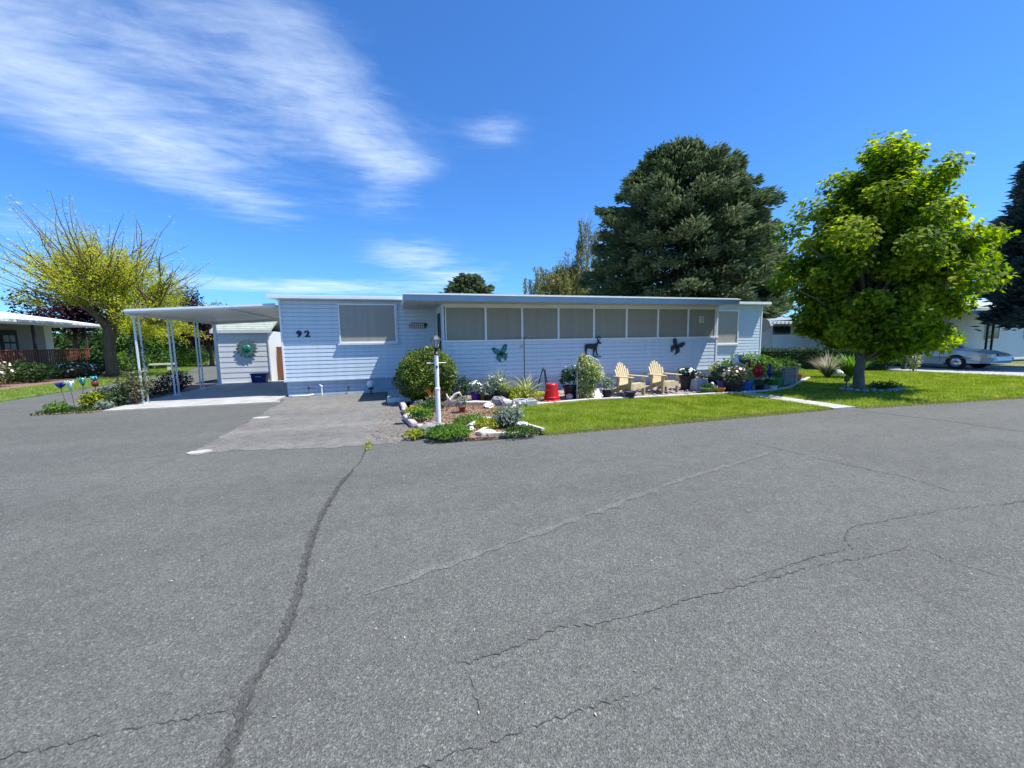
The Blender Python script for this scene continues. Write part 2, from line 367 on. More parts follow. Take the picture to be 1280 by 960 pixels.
sheet('ground', [(-700, -700), (700, -700), (700, 700), (-700, 700)], -.07, m_field)
road_poly = [(-70, -16), (70, -16), (70, 4.6), (22, 5.5), (15.26, 5.86), (13.1, 6.03), (10.7, 6.25), (8.4, 6.38), (6.3, 6.42), (4, 6.33), (2.4, 6.32), (1.4, 6.28), (.75, 6.42),
             (.4, 7.0), (.2, 8.6), (.2, 11.0), (.6, 13.8), (-3.5, 13.8), (-7.9, 13.0), (-8.6, 16), (-8.6, 60), (-21, 60), (-15, 36.5), (-13, 30), (-12.75, 26.8), (-12.1, 19.75), (-12.0, 16.2), (-14, 14.2), (-70, 12)]
sheet('road', road_poly, 0, m_road, .06)
sheet('driveway', [(-3.5, 13.8), (-3.22, 12.6), (-3.15, 9.2), (-3.1, 6.95), (-2.44, 7.05), (-1.6, 6.82), (-.64, 6.66), (0, 6.7), (.4, 6.95), (.3, 7.6), (.2, 8.7), (.2, 10.9), (.5, 11.4), (.5, 13.8)], .005, m_drive, .004, jag=.07)
kind(MB().box(-7.35, -3.42, 12.72, 20, -.02, .035).build('carport_slab', m_concg), 'structure')
kind(MB().box(-7.35, -3.30, 12.62, 12.72, -.02, .034).build('slab_edge', m_conc), 'structure')
for i, (x, y) in enumerate(((-3.02, 10.06), (-3.02, 7.13))):
    sheet('concrete_pad', [(x+.17*math.cos(k*PI/4+.3)*random.uniform(.8, 1.1), y+.12*math.sin(k*PI/4+.3)*random.uniform(.8, 1.15)) for k in range(8)], .014, m_concp, .013, jag=.012)

# cracks and their tar seal: jagged ribbons lying on the street
def ribbon(name, pts, w, m, z, jag=.02, step=.06, wj=.4):
    P = []
    for i in range(len(pts)-1):
        a = Vector(pts[i]); b = Vector(pts[i+1]); n = max(1, int((b-a).length/step)); nn = Vector((a.y-b.y, b.x-a.x)).normalized()
        for k in range(n): P.append(a.lerp(b, k/n) + nn*random.gauss(0, jag))
    P.append(Vector(pts[-1])); vs = []; fs = []
    for i, p in enumerate(P):
        d = (P[min(i+1, len(P)-1)] - P[max(0, i-1)]).normalized(); n = Vector((-d.y, d.x)); end = min(1, i/4+.1, (len(P)-1-i)/4+.1)
        q = w*end*random.uniform(1-wj, 1+wj)/2
        vs += [(p.x+n.x*q, p.y+n.y*q, z), (p.x-n.x*q*random.uniform(.7, 1.3), p.y-n.y*q, z)]
        if i: fs.append((2*i-2, 2*i-1, 2*i+1, 2*i))
    return kind(MB().add(vs, fs).build(name, m), 'structure')
main_crack = [(-.52, 6.75), (-.54, 5.83), (-.68, 5.03), (-.76, 4.1), (-.75, 3.45), (-.68, 2.77), (-.67, 2.39), (-.74, 2.07), (-.73, 1.78), (-.71, 1.5), (-.74, 1.0)]
ribbon('tar_seal', [(-.62, 5.35), (-.7, 4.95), (-.77, 4.1), (-.76, 3.45), (-.70, 2.77), (-.69, 2.39), (-.75, 2.07), (-.74, 1.78), (-.72, 1.5), (-.75, .9)], .055, m_tar, .004, .007, .03, .35)
ribbon('crack', main_crack, .010, m_crack, .008, .008, .022, .8)
for c, w in (([(-2.6, 2.0), (-1.62, 1.96), (-1.43, 1.95), (-1.22, 1.95), (-.98, 1.93), (-.76, 1.93)], .006), ([(-.11, 1.40), (.12, 1.43), (.39, 1.43), (.46, 1.44), (.69, 1.45), (1.02, 1.44), (1.15, 1.44)], .006),
             ([(.28, 1.48), (.28, 1.66), (.29, 1.86)], .004), ([(.2, 1.9), (.29, 1.86), (.52, 1.88), (.83, 1.95), (1.02, 1.91), (1.33, 1.91), (1.76, 1.93), (2.37, 1.94), (2.83, 1.96), (3.34, 1.92), (3.81, 1.94)], .008),
             ([(2.2, 1.98), (2.85, 2.04), (3.35, 2.06), (3.45, 2.2), (3.74, 2.3), (4.26, 2.29), (4.98, 2.27), (5.62, 2.17), (7, 2.1)], .008),
             ([(3.81, 1.94), (3.81, 1.66), (3.93, 1.41), (4.0, 1.1)], .007), ([(5.16, 5.25), (5.32, 4.49), (5.45, 3.48), (5.61, 2.98), (5.53, 2.5)], .012),
             ([(-3.2, 6.9), (-3.6, 4.9), (-3.9, 3.2)], .006)):
    ribbon('crack', c, w*.62, m_crack, .004, .008, .022, .85)
ribbon('paving_seam', [(9.6, 6.2), (9.96, 5.01), (10.0, 3.78), (10.1, 2.0)], .045, m_seam, .004, .006, .1, .5)
ribbon('paving_seam', [(-.3, 2.6), (1.4, 3.15), (3.2, 3.75), (5.4, 4.3)], .06, m_seam, .004, .01, .1, .9)

# lawns and beds
lawn_front = [(1.95, 7.45), (2.05, 6.95), (2.35, 6.5), (2.45, 6.36), (4, 6.37), (6.3, 6.46), (8.4, 6.42), (9.3, 6.36), (9.35, 9.02), (8.69, 9.02), (6.8, 9.14), (4.85, 9.36), (2.85, 9.14), (2.4, 8.6)]
lawn_right = [(9.95, 6.31), (10.7, 6.29), (13.1, 6.07), (15.26, 5.9), (22, 5.54), (22.2, 9.3), (21.4, 11.6), (19.8, 13), (17.9, 15.4), (15.7, 15.6), (15.5, 11.8), (14.9, 11.25), (11.63, 9.2), (9.95, 8.95)]
sheet('lawn', lawn_front, .03, m_turf, .05, jag=.03)
sheet('lawn', lawn_right, .03, m_turf, .05, jag=.03)
blades('grass', lawn_front, 62000, .06, .010, m_grass, .025)
blades('grass', lawn_right, 85000, .065, .014, m_grass, .025)
blades('grass_edge', [(2.4, 6.25), (9.3, 6.3), (9.3, 6.5), (2.4, 6.5)], 5000, .05, .008, m_grass2, .01)
blades('grass_edge', [(10, 6.18), (15.2, 5.78), (21.9, 5.42), (21.9, 5.62), (15.2, 6.0), (10, 6.45)], 6000, .05, .012, m_grass2, .01)
sheet('walkway', [(9.35, 6.34), (9.95, 6.28), (9.95, 8.95), (9.9, 9.2), (9.3, 9.2), (9.35, 9)], .034, m_concp, .06)
sheet('gravel_bed', [(2.8, 9.25), (4.85, 9.45), (6.8, 9.23), (8.7, 9.1), (10.5, 9.0), (11.63, 9.3), (15.2, 11.3), (15.75, 13.9), (11, 13.9), (11, 12.1), (1.3, 12.1), (1.3, 13.9), (.5, 13.9), (.5, 11.3), (2.0, 11.1)], .02, m_gravel, .06)
sheet('planting_bed', [(.3, 10.9), (.22, 8.7), (.36, 7.57), (.54, 6.76), (.8, 6.44), (1.4, 6.36), (2.35, 6.38), (2.05, 6.95), (1.95, 7.45), (2.4, 8.6), (2.85, 9.2), (2.1, 11.1), (.6, 11.35)], .045, m_soil, .08, jag=.02)
lawn_left = [(-11.95, 16.1), (-12.14, 19.75), (-12.75, 26.8), (-13.1, 30.5), (-15.2, 37), (-22, 60), (-30, 60), (-20, 40), (-16.6, 32), (-15.3, 27.0), (-15.0, 20.5), (-14.5, 15.3)]
sheet('lawn', lawn_left, .04, m_turf, .06, jag=.05)
blades('grass', lawn_left, 40000, .08, .022, m_grass2, .035)
sheet('mulch_bed', [(-14.5, 15.3), (-15.0, 20.5), (-15.3, 27.0), (-16.6, 32), (-17.8, 33), (-19.2, 22), (-18.5, 14.5)], .03, m_soil, .06)
sheet('planting_strip', [(-8.75, 12.55), (-7.45, 12.5), (-7.4, 20), (-8.5, 20), (-8.55, 15)], .03, m_soil, .06, jag=.03)
sheet('neighbour_driveway', [(22.05, 5.6), (28.2, 5.3), (28.4, 20), (21.9, 20), (22.3, 9.3)], .015, m_concg, .06)

# ------------------------------------------------------------------ house 92
m_side = mat('pale blue siding', (.575, .665, .73), .5, .10, 1.2, bump=.06, bscale=30, stretch=(.4, 1, 4), streaks=.6)
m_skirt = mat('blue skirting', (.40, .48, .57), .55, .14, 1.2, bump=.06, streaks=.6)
m_white = mat('white paint', (.8, .81, .81), .45, .05, 3)
m_trimb = mat('slate blue fascia', (.29, .41, .51), .4, .06, 2)
m_soff = mat('soffit grey green', (.42, .45, .43), .6, .07, 2)
m_roofw = mat('white metal roof', (.78, .8, .8), .4, .05, 2)
m_screen = mat('grey sun screen', (.37, .33, .275), .42, .06, 1.3, bump=.15, bscale=300, stretch=(6, 1, .5), spec=.3)
m_screenp = mat('porch sun screen', (.34, .31, .245), .42, .08, 1.1, bump=.15, bscale=300, stretch=(5, 1, .3), alpha=.80, spec=.35)
m_curt = mat('curtain cloth', (.6, .56, .47), .9, .08, 4, stretch=(6, 1, .4))
m_dark = mat('dark interior', (.05, .052, .055), .8, .2, 3)
m_black = mat('black metal', (.018, .018, .02), .5, .2, 20)
m_floor = mat('porch floor', (.25, .25, .25), .8)
house = thing('mobile_home', 'long pale blue single storey mobile home numbered 92 with a screened front porch', 'house', (0, 13.82, 0))
HY = 13.82
def boards(parent, x0, x1, y, z0, z1, e, m, name='siding_board', t=.016):
    n = max(1, round((z1-z0)/e)); e = (z1-z0)/n
    me = MB().prism([(.011, 0), (-t, 0), (-t, .006), (-t*.62, e-.016), (.011, e-.016)], x0, x1, 'yz').mesh(name, m)
    for k in range(n): obj(name, me, parent, (0, y, z0+k*e))
wall = MB().box(-3.40, 15.6, .012, 4.6, .495, 3.05).build('wall', m_side, house)
boards(wall, -3.36, 1.30, 0, .50, 3.02, .128, m_side)
boards(wall, 11.50, 15.55, 0, .50, 3.02, .128, m_side)
boards(wall, 1.42, 11.40, 0, .50, 3.0, .25, m_side)
for x, w in ((-3.385, .05), (1.36, .05), (15.57, .05)):
    MB().box(x-w/2, x+w/2, -.034, .011, .47, 3.046).build('corner_trim', m_white if x > 5 or x < 0 else m_side, house)
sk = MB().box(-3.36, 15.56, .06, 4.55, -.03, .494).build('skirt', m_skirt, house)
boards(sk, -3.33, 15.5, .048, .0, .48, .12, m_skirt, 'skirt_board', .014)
MB().box(-3.42, 1.36, -.05, .0, .468, .497).build('drip_rail', m_skirt, house)
MB().box(11.45, 15.61, -.05, .0, .468, .497).build('drip_rail', m_side, house)
roof = MB().box(-3.62, 15.72, -.28, 4.75, 3.052, 3.12).build('roof', m_roofw, house)
MB().box(-3.65, 15.75, -.325, -.282, 3.035, 3.135).build('fascia', m_roofw, roof, bevel=.006)
MB().box(-3.36, 15.56, -.27, -.03, 3.02, 3.0515).build('soffit', m_side, roof)
MB().tube([(-.3, 2.4, 3.1), (-.3, 2.4, 3.26)], .05).build('vent_pipe', m_roofw, roof)

def frame4(parent, x0, x1, z0, z1, y0, y1, w, m, name='window_frame'):
    b = MB(); b.box(x0, x1, y0, y1, z0, z0+w); b.box(x0, x1, y0, y1, z1-w, z1); b.box(x0, x0+w, y0, y1, z0+w, z1-w); b.box(x1-w, x1, y0, y1, z0+w, z1-w)
    return b.build(name, m, parent)
def curtain(parent, x0, x1, z0, z1, y, m, folds, amp=.015, name='curtain'):
    vs = []; fs = []; n = folds*6
    for i in range(n+1):
        x = x0+(x1-x0)*i/n; yy = y+amp*math.sin(2*PI*i/6)+amp*.4*math.sin(i*.37)
        vs += [(x, yy, z0), (x, yy, z1)]
        if i: fs.append((2*i-2, 2*i, 2*i+1, 2*i-1))
    return MB().add(vs, fs).build(name, m, parent, smooth=True)
# front room window
wn = frame4(house, -1.73, .04, 1.66, 2.92, -.075, -.026, .045, m_white, 'window')
MB().box(-1.68, -.01, -.06, -.055, 1.705, 2.875).build('screen', m_screen, wn)
MB().box(-.86, -.83, -.066, -.061, 1.705, 2.875).build('mullion', m_screen, wn)
MB().box(-1.78, .11, -.105, -.0255, 1.60, 1.659).build('sill', m_side, wn)
MB().box(.042, .09, -.06, -.0255, 1.66, 2.93).build('side_trim', m_side, wn)
# right end window with drapes in the sun
wn = frame4(house, 12.0, 14.27, 1.36, 2.80, -.075, -.026, .045, m_white, 'window')
MB().box(12.05, 14.22, -.045, -.040, 1.405, 2.755).build('pane', mat('dim glass', (.5, .48, .42), .25, .06, 2, alpha=.30), wn)
m_drape = mat('beige drape', (.47, .44, .38), .9, .10, 5, stretch=(8, 1, .4))
curtain(wn, 12.05, 14.22, 1.406, 2.754, -.030, m_drape, 14, .004)
MB().box(11.95, 14.32, -.105, -.0255, 1.30, 1.359).build('sill', m_side, wn)

# screened porch
PX0, PX1, PY = 1.36, 11.45, 12.0
porch = MB().box(PX0, PX1, PY-HY+.012, PY-HY+.09, .495, 1.66).build('porch_wall', m_side, house)
y0 = PY-HY
boards(porch, PX0+.05, PX1-.05, y0, .50, 1.655, .128, m_side)
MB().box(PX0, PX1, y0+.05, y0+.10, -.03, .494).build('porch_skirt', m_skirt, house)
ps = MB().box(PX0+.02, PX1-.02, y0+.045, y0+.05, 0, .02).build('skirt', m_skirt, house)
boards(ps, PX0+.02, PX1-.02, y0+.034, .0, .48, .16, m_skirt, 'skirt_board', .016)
MB().box(PX0-.02, PX1+.02, y0-.04, y0+.0, .47, .497).build('drip_rail', m_side, house)
for x in (PX0+.02, PX1-.02):
    MB().box(x-.03, x+.03, y0-.036, y0+.0, .498, 2.78).build('corner_trim', m_side if x < 5 else m_white, house)
MB().box(PX0, PX1, y0, y0+.08, 2.70, 2.785).build('header', m_white, house)
MB().box(PX0-.0, PX0+.06, y0+.091, -.036, .30, 2.78).build('porch_end', m_side, house)
MB().box(PX1-.06, PX1, y0+.091, -.036, .30, 2.78).build('porch_end', m_side, house)
MB().box(PX0+.061, PX1-.061, y0+.1, -.04, .40, .494).build('porch_floor', m_floor, house)
divs = [1.44, 2.68, 3.86, 5.1, 6.38, 7.62, 8.88, 10.15, 11.36]
for i in range(8):
    a, b = divs[i], divs[i+1]
    w = frame4(house, a+.001, b-.001, 1.662, 2.70, y0-.03, y0+.03, .028, m_white, 'porch_window')
    MB().box(a+.03, b-.03, y0-.004, y0+.000, 1.692, 2.67).build('screen', m_screenp, w)
    if i in (1, 2, 3, 4, 5, 6, 7): curtain(w, a+.03, b-.03, 1.69, 2.68, y0+.16, m_curt, 5, .006)
MB().box(PX0, PX1+.02, y0-.055, y0-.031, 1.640, 1.685).build('window_ledge', m_white, house)
MB().box(10.62, 10.84, y0-.010, y0-.005, 2.18, 2.42).build('paper_notice', m_conc, house)
# porch roof: flat slab with a blue fascia
RX0, RX1, RY = .25, 11.62, 11.2-HY
prf = MB().box(RX0+.02, RX1-.02, RY+.03, -.26, 2.80, 2.985).build('porch_roof', m_roofw, house)
MB().box(RX0, RX1, RY, RY+.029, 2.785, 2.94).build('fascia', m_trimb, prf)
MB().box(RX0-.02, RX1+.02, RY-.035, RY+.03, 2.942, 2.972).build('drip_edge', m_white, prf)
MB().box(RX0+.05, RX1-.05, RY+.03, RY+.2, 2.986, 3.0).build('roof_lip', mat('grey roofing', (.25, .28, .28), .8), prf)
for x in (RX0, RX1): MB().box(x-.014, x+.014, RY+.0305, -.27, 2.785, 2.95).build('end_fascia', m_white, prf)
npan = 24
for i in range(npan):
    a = RX0+.02+(RX1-RX0-.04)*i/npan; b = RX0+.02+(RX1-RX0-.04)*(i+1)/npan
    MB().box(a+.004, b-.004, RY+.04, -.04, 2.787, 2.7985).build('soffit_panel', m_soff, prf)
# pipes and taps along the skirting
for x, z, s in ((-2.72, .24, .05), (-1.55, .2, .04)):
    t = thing('garden_tap', 'black garden tap on the skirting nearest the carport corner' if x < -2 else 'black garden tap on the skirting halfway to the round stake light', 'tap', (x, HY-.02, z))
    MB().tube([(0, .02, 0), (0, -.07, 0), (0, -.1, -.06)], .02).build('spout', m_black, t); MB().lathe([(.035, 0), (.04, .02), (.03, .03)], 10, (0, -.06, .03)).build('handle', m_black, t)
t = thing('standpipe', 'short white plastic standpipe against the skirting below the number', 'pipe', (-2.35, HY-.08, 0))
MB().tube([(0, 0, 0), (0, 0, .3), (-.05, -.02, .36)], .02).build('riser', m_white, t); MB().lathe([(.03, 0), (.035, .03), (.02, .05)], 10, (0, 0, .28)).build('cap', m_white, t)
tag(MB().tube([(-3.3, HY-.1, .03), (-3.1, HY-.13, .03), (-2.75, HY-.1, .03), (-2.6, HY-.05, .05)], .022).build('drain_hose', m_white, smooth=True), 'white drain hose lying along the base of the left house corner', 'hose')
t = thing('stake_light', 'white globe solar light on a dark stake before the blue skirting', 'garden light', (-.85, 13.45, 0))
MB().lathe([(.01, .20), (.08, .24), (.12, .33), (.08, .42), (.01, .45)], 14).build('globe', mat('frosted globe', (.75, .77, .8), .25), t, smooth=True)
MB().tube([(0, 0, 0), (0, 0, .2)], .02).build('stake', m_black, t); MB().lathe([(.09, .17), (.09, .2), (.05, .22)], 12).build('collar', m_black, t)

# number 92
def glyph(txt, size, depth, m, name, parent, loc, bold=.0, rz=0.0):
    cu = bpy.data.curves.new(name, 'FONT'); cu.body = txt; cu.size = size; cu.extrude = depth; cu.offset = bold; cu.align_x = 'CENTER'; cu.align_y = 'CENTER'
    tmp = bpy.data.objects.new('lettering', cu); C.objects.link(tmp); bpy.context.view_layer.update()
    me = bpy.data.meshes.new_from_object(tmp.evaluated_get(bpy.context.evaluated_depsgraph_get())); bpy.data.objects.remove(tmp)
    me.name = name; me.materials.clear(); me.materials.append(m); o = obj(name, me, parent, loc); o.rotation_euler = (PI/2, 0, rz); return o
nb = thing('house_number', 'black house number 92 fixed to the pale blue siding', 'house number', (-2.78, HY-.03, 1.96))
d = glyph('9', .26, .008, m_black, 'digit', nb, (-.115, 0, 0), .011); d.scale = (1.15, 1, 1)
d = glyph('2', .26, .008, m_black, 'digit', nb, (.115, 0, 0), .011); d.scale = (1.15, 1, 1)


# ------------------------------------------------------------------ carport
m_alum = mat('white aluminium', (.66, .69, .70), .4, .06, 3)
m_pan = mat('carport roof panel', (.60, .64, .60), .45, .08, 2)
cp = thing('carport', 'white metal carport on slim posts against the left end of the pale blue house', 'carport', (-7.05, 13.86, 0))
CX0, CX1 = -7.13+7.05, -3.45+7.05            # local x
CY0, CY1 = 13.58-13.86, 19.05-13.86
def cz(x): return 2.60 + .055*(x-CX0)
n = 7
for i in range(n):                            # roof panels run across the slope
    a = CY0+.05+(CY1-CY0-.1)*i/n; b = CY0+.05+(CY1-CY0-.1)*(i+1)/n
    MB().prism([(CX0+.04, cz(CX0)), (CX1, cz(CX1)), (CX1, cz(CX1)+.05), (CX0+.04, cz(CX0)+.05)], a+.004, b-.004).build('roof_panel', m_pan, cp)
MB().prism([(CX0-.02, cz(CX0)-.02), (CX1, cz(CX1)-.02), (CX1, cz(CX1)+.09), (CX0-.02, cz(CX0)+.09)], CY0-.02, CY0+.045).build('front_fascia', m_alum, cp)
MB().prism([(CX0-.045, cz(CX0)+.02), (CX1, cz(CX1)+.02), (CX1, cz(CX1)+.045), (CX0-.045, cz(CX0)+.045)], CY0-.035, CY0-.021).build('fascia_bead', m_alum, cp)
MB().box(CX0-.05, CX0+.035, CY0+.05, CY1, cz(CX0)-.07, cz(CX0)+.08).build('gutter', m_alum, cp)
MB().prism([(CX0+.04, cz(CX0)-.10), (CX1, cz(CX1)-.10), (CX1, cz(CX1)-.005), (CX0+.04, cz(CX0)-.005)], CY1-.12, CY1-.02).build('rear_beam', m_alum, cp)
MB().prism([(2.3, cz(2.3)-.035), (2.36, cz(2.3)-.035), (2.36, cz(2.36)-.004), (2.3, cz(2.3)-.004)], CY0+.06, CY1-.14).build('cross_rib', m_alum, cp)
for i, y in enumerate((0, 1.72, 3.5, 5.05)):
    p = MB(); p.box(-.02, .02, y-.135, y-.10, .03, cz(CX0)-.07); p.box(-.02, .02, y+.10, y+.135, .03, cz(CX0)-.07)
    if i == 3: p = MB().box(-.05, .05, y-.05, y+.05, .03, cz(CX0)-.07)
    p = p.build('post', m_alum, cp)
    MB().box(-.06, .06, y-.15, y+.15, .036, .05).build('foot_plate', m_alum, p)
    if i < 3:
        sc = MB()
        for k in range(4):
            zz = .35 + k*.55; sc.tube([(0, y-.10, zz), (.0, y, zz+.05), (0, y+.10, zz)], .006, 5)
        kind(sc.build('scrollwork', m_alum, p), 'stuff')

# shed at the back of the carport
m_shed = mat('white shed siding', (.68, .70, .71), .55, .06, 1.5, bump=.08)
m_shroof = mat('green grey shingles', (.33, .37, .31), .85, .18, 8, bump=.4)
SX0, SX1, SY = -7.36, -5.34, 19.7
shed = thing('garden_shed', 'small white lap sided shed with a low green grey roof behind the carport', 'shed', (SX0, SY, 0))
w_ = SX1-SX0
sw = MB().box(.02, w_-.02, .012, 2.6, .0, 2.25).build('wall', m_shed, shed)
bm = MB().prism([(0, 0), (-.014, 0), (-.014, .012), (-.004, .23), (0, .23)], .04, w_-.04, 'yz').mesh('siding_board', m_shed)
for k in range(9): obj('siding_board', bm, sw, (0, .01, .02+k*.228))
for x in (0, w_-.05): MB().box(x, x+.05, -.035, .02, .0, 2.2).build('corner_trim', m_white, shed)
rf = MB().prism([(-.07, 2.24), (1.3, 2.78), (2.85, 2.20), (2.85, 2.27), (1.3, 2.86), (-.07, 2.31)], -.12, w_+.12, 'yz').build('roof', m_shroof, shed)
MB().box(-.14, w_+.14, -.10, -.072, 2.17, 2.31).build('eave_board', m_alum, rf)
for j in range(6):
    t0 = j/6; MB().bar((w_/2, -.07+1.37*(t0+1/12), 2.318+.55*(t0+1/12)), (w_/2, -.07+1.37*(t0+1/6), 2.335+.55*(t0+1/6)), w_+.22, .012).build('shingle_course', m_shroof, rf)
# sun ornament on the shed
t = thing('sun_ornament', 'round metal sun with pointed rays and a teal face hung on the white shed wall', 'wall ornament', (-6.2, SY-.07, 1.50))
m_mt = mat('weathered steel', (.17, .24, .22), .45, .2, 20, metal=.6); m_teal = mat('teal enamel', (.02, .24, .17), .35, .35, 12, metal=.3)
for ring, (nr, ra, rb, wd, yy) in enumerate(((14, .18, .44, .085, 0), (14, .15, .37, .08, -.02))):
    me = MB().prism([(ra, -wd/2), ((ra+rb)/2, -wd*.75), (rb, 0), ((ra+rb)/2, wd*.75), (ra, wd/2)], -.006, .006).mesh('ray', m_mt)
    for k in range(nr):
        o = obj('ray', me, t, (0, yy, 0)); o.rotation_euler = (0, 2*PI*(k+.5*ring)/nr, 0)
MB().lathe([(.0, 0), (.17, .0), (.16, -.03), (.10, -.045), (.02, -.05)], 20, (0, -.01, 0), 'y').build('face', m_teal, t, smooth=True)
for sx in (-.07, .07): MB().lathe([(.03, -.07), (.025, -.09), (.005, -.1)], 8, (sx, 0, .04), 'y').build('eye', m_mt, t)
# blue tote
t = thing('storage_tote', 'dark blue plastic tote with a lid against the shed wall', 'tote', (-5.72, SY-.32, .035))
m_tote = mat('navy plastic', (.012, .022, .16), .35, .1, 4)
MB().prism([(-.26, 0), (.26, 0), (.30, .36), (-.30, .36)], -.2, .2).build('tub', m_tote, t, bevel=.015)
MB().box(-.33, .33, -.23, .23, .362, .40).build('lid', m_tote, t, bevel=.01); MB().box(-.1, .1, -.235, -.205, .24, .28).build('handle', mat('grey plastic', (.35, .36, .38), .4), t)
# lean board beside the shed, fence beyond
t = thing('plank_fence', 'brown vertical plank fence between the shed and the pale blue house', 'fence', (-5.32, 20.6, 0))
m_brown = mat('brown stained wood', (.20, .075, .03), .7, .25, 5, bump=.2, stretch=(8, 8, .6))
for k in range(12): MB().box(k*.145, k*.145+.138, 0, .02, .05, 1.55).build('plank', m_brown, t)
for z in (.4, 1.2): MB().box(0, 1.74, .021, .06, z, z+.09).build('rail', m_brown, t)
t = thing('white_house', 'white lap sided house end glimpsed between the shed and the blue house', 'house', (-4.9, 26, 0))
sw = MB().box(-1.2, 5, 0.02, 7, 0, 2.9).build('wall', m_shed, t)
bm = MB().prism([(0, 0), (-.014, 0), (-.014, .012), (-.004, .23), (0, .23)], -1.2, 5, 'yz').mesh('siding_board', m_shed)
for k in range(12): obj('siding_board', bm, sw, (0, .02, .02+k*.228))
MB().prism([(-1.5, 2.9), (1.9, 4.0), (5.3, 2.9), (5.3, 3.0), (1.9, 4.1), (-1.5, 3.0)], -.2, 7.2).build('roof', m_shroof, t)
MB().box(.6, 1.5, -.05, .0, 1.2, 2.2).build('window', m_white, t)

# ------------------------------------------------------------------ strip beside the carport
lf_dark = leafmat('dark green leaves', [(.010, .03, .008), (.025, .06, .015), (.05, .10, .025)], .2)
lf_green = leafmat('mid green leaves', [(.02, .055, .010), (.05, .115, .02), (.09, .18, .03)], .3)
lf_bright = leafmat('bright green leaves', [(.05, .12, .015), (.10, .21, .025), (.2, .32, .05)], .35)
lf_lime = leafmat('yellow green leaves', [(.12, .17, .01), (.27, .31, .02), (.45, .45, .05)], .35)
lf_silver = leafmat('silver green leaves', [(.09, .13, .09), (.2, .25, .18), (.38, .42, .34)], .25)
lf_varieg = leafmat('variegated leaves', [(.07, .12, .02), (.22, .28, .06), (.6, .6, .3), (.75, .72, .45)], .3)
lf_rose = leafmat('rose leaves', [(.02, .05, .012), (.05, .09, .03), (.20, .17, .09), (.4, .33, .22)], .25)
lf_purple = leafmat('purple plum leaves', [(.010, .005, .008), (.035, .012, .022), (.085, .03, .045)], .22)
lf_dry = leafmat('dry fronds', [(.25, .09, .03), (.42, .2, .08)], .3)
lf_gold = leafmat('honeylocust leaves', [(.17, .24, .02), (.36, .43, .035), (.57, .56, .06), (.68, .59, .1)], .45, scale=.35)
m_stem = mat('green stem', (.07, .1, .03), .7); m_wood = mat('bark brown', (.13, .09, .065), .9, .25, 6, bump=.6, bscale=18, stretch=(1, 1, .3))
def bush(name, label, x, y, r, h, m, n, L=.06, cat='shrub', group=None, z=.03, shell=.45, stems=4, shape=LEAF):
    t = thing(name, label, cat, (x, y, z), 0, group)
    ellipsoid_leaves(n, (0, 0, h*.52), (r, r, h*.5), L, L*.55, m, 'foliage', t, shape, shell)
    b = MB()
    for k in range(stems):
        a = 2*PI*k/stems+.4; b.tube([(0, 0, -.02), (r*.25*math.cos(a), r*.25*math.sin(a), h*.3), (r*.5*math.cos(a), r*.5*math.sin(a), h*.7)], [.02, .014, .006], 5)
    b.build('stem', m_wood, t); return t
bush('golden_shrub', 'low yellow green mound under the glass flower stakes', *G(119, 511), .27, .42, lf_lime, 600, .075, shell=.3)
bush('rose_bush', 'pale leafed rose climbing the front carport post', -7.22, 13.75, .42, 1.0, lf_rose, 900, .075, shell=.2)
t = bush('rose_cane', 'tall thin rose cane tied to the upper part of the front carport post', -7.16, 13.98, .22, 1.15, lf_rose, 380, .075, shell=.1, z=.9)
bush('dark_shrub', 'low dark green shrub at the foot of the front carport post', -7.72, 13.6, .5, .5, lf_dark, 1000, .07)
bush('purple_shrub', 'purple leafed shrub between the first and second carport posts', -7.85, 15.3, .55, .6, lf_purple, 1200, .06)
bush('purple_shrub', 'dark purple shrub beside the third carport post', -7.7, 17.0, .5, .75, lf_purple, 1200, .07)
bush('low_shrub', 'flat dark shrub between the two purple shrubs by the carport', -7.75, 16.1, .4, .3, lf_dark, 600, .05)
bush('strip_plant', 'small green plant at the road corner of the carport strip', -8.35, 12.75, .22, .25, lf_bright, 350, .06)
bush('strip_plant', 'small pale plant between the yellow mound and the carport slab', -7.5, 12.95, .2, .22, lf_silver, 300, .06)
sheet_b = blades('grass', [(-8.75, 12.5), (-7.5, 12.5), (-7.45, 13.3), (-8.6, 13.5)], 900, .09, .02, lf_green, .03)
def stake(label, x, y, h, lean, kind_, m):
    t = thing('flower_stake', label, 'garden stake', (x+.1, y, .02), 0, 'glass flower stakes'); t.scale = (.72, .72, .76)
    MB().tube([(0, 0, 0), (lean*.5, 0, h*.5), (lean, 0, h)], .012, 6).build('rod', mat('rusty rod', (.12, .10, .09), .7), t)
    if kind_ == 'bloom':
        for k in range(7):
            a = 2*PI*k/7; c = math.cos(a); q = math.sin(a)
            me = MB().add([(lean, 0, h), (lean+.11*c-.05*q, .11*q+.05*c, h+.10), (lean+.19*c, .19*q, h+.22), (lean+.11*c+.05*q, .11*q-.05*c, h+.10), (lean+.10*c, .10*q, h+.07)], [(0, 1, 4), (1, 2, 4), (2, 3, 4), (3, 0, 4)])
            me.build('petal', m, t)
        MB().lathe([(.02, 0), (.09, .06), (.1, .14), (.05, .2)], 12, (lean, 0, h)).build('cup', m, t, smooth=True)
    else:
        MB().lathe([(.02, 0), (.05, .03), (.075, .14), (.1, .27)], 14, (lean, 0, h)).build('cup', m, t, smooth=True)
        for k in range(5):
            a = 2*PI*k/5; MB().tube([(lean+.09*math.cos(a), .09*math.sin(a), h+.22), (lean+.13*math.cos(a), .13*math.sin(a), h+.31)], [.035, .006], 6).build('petal', m, t)
    return t
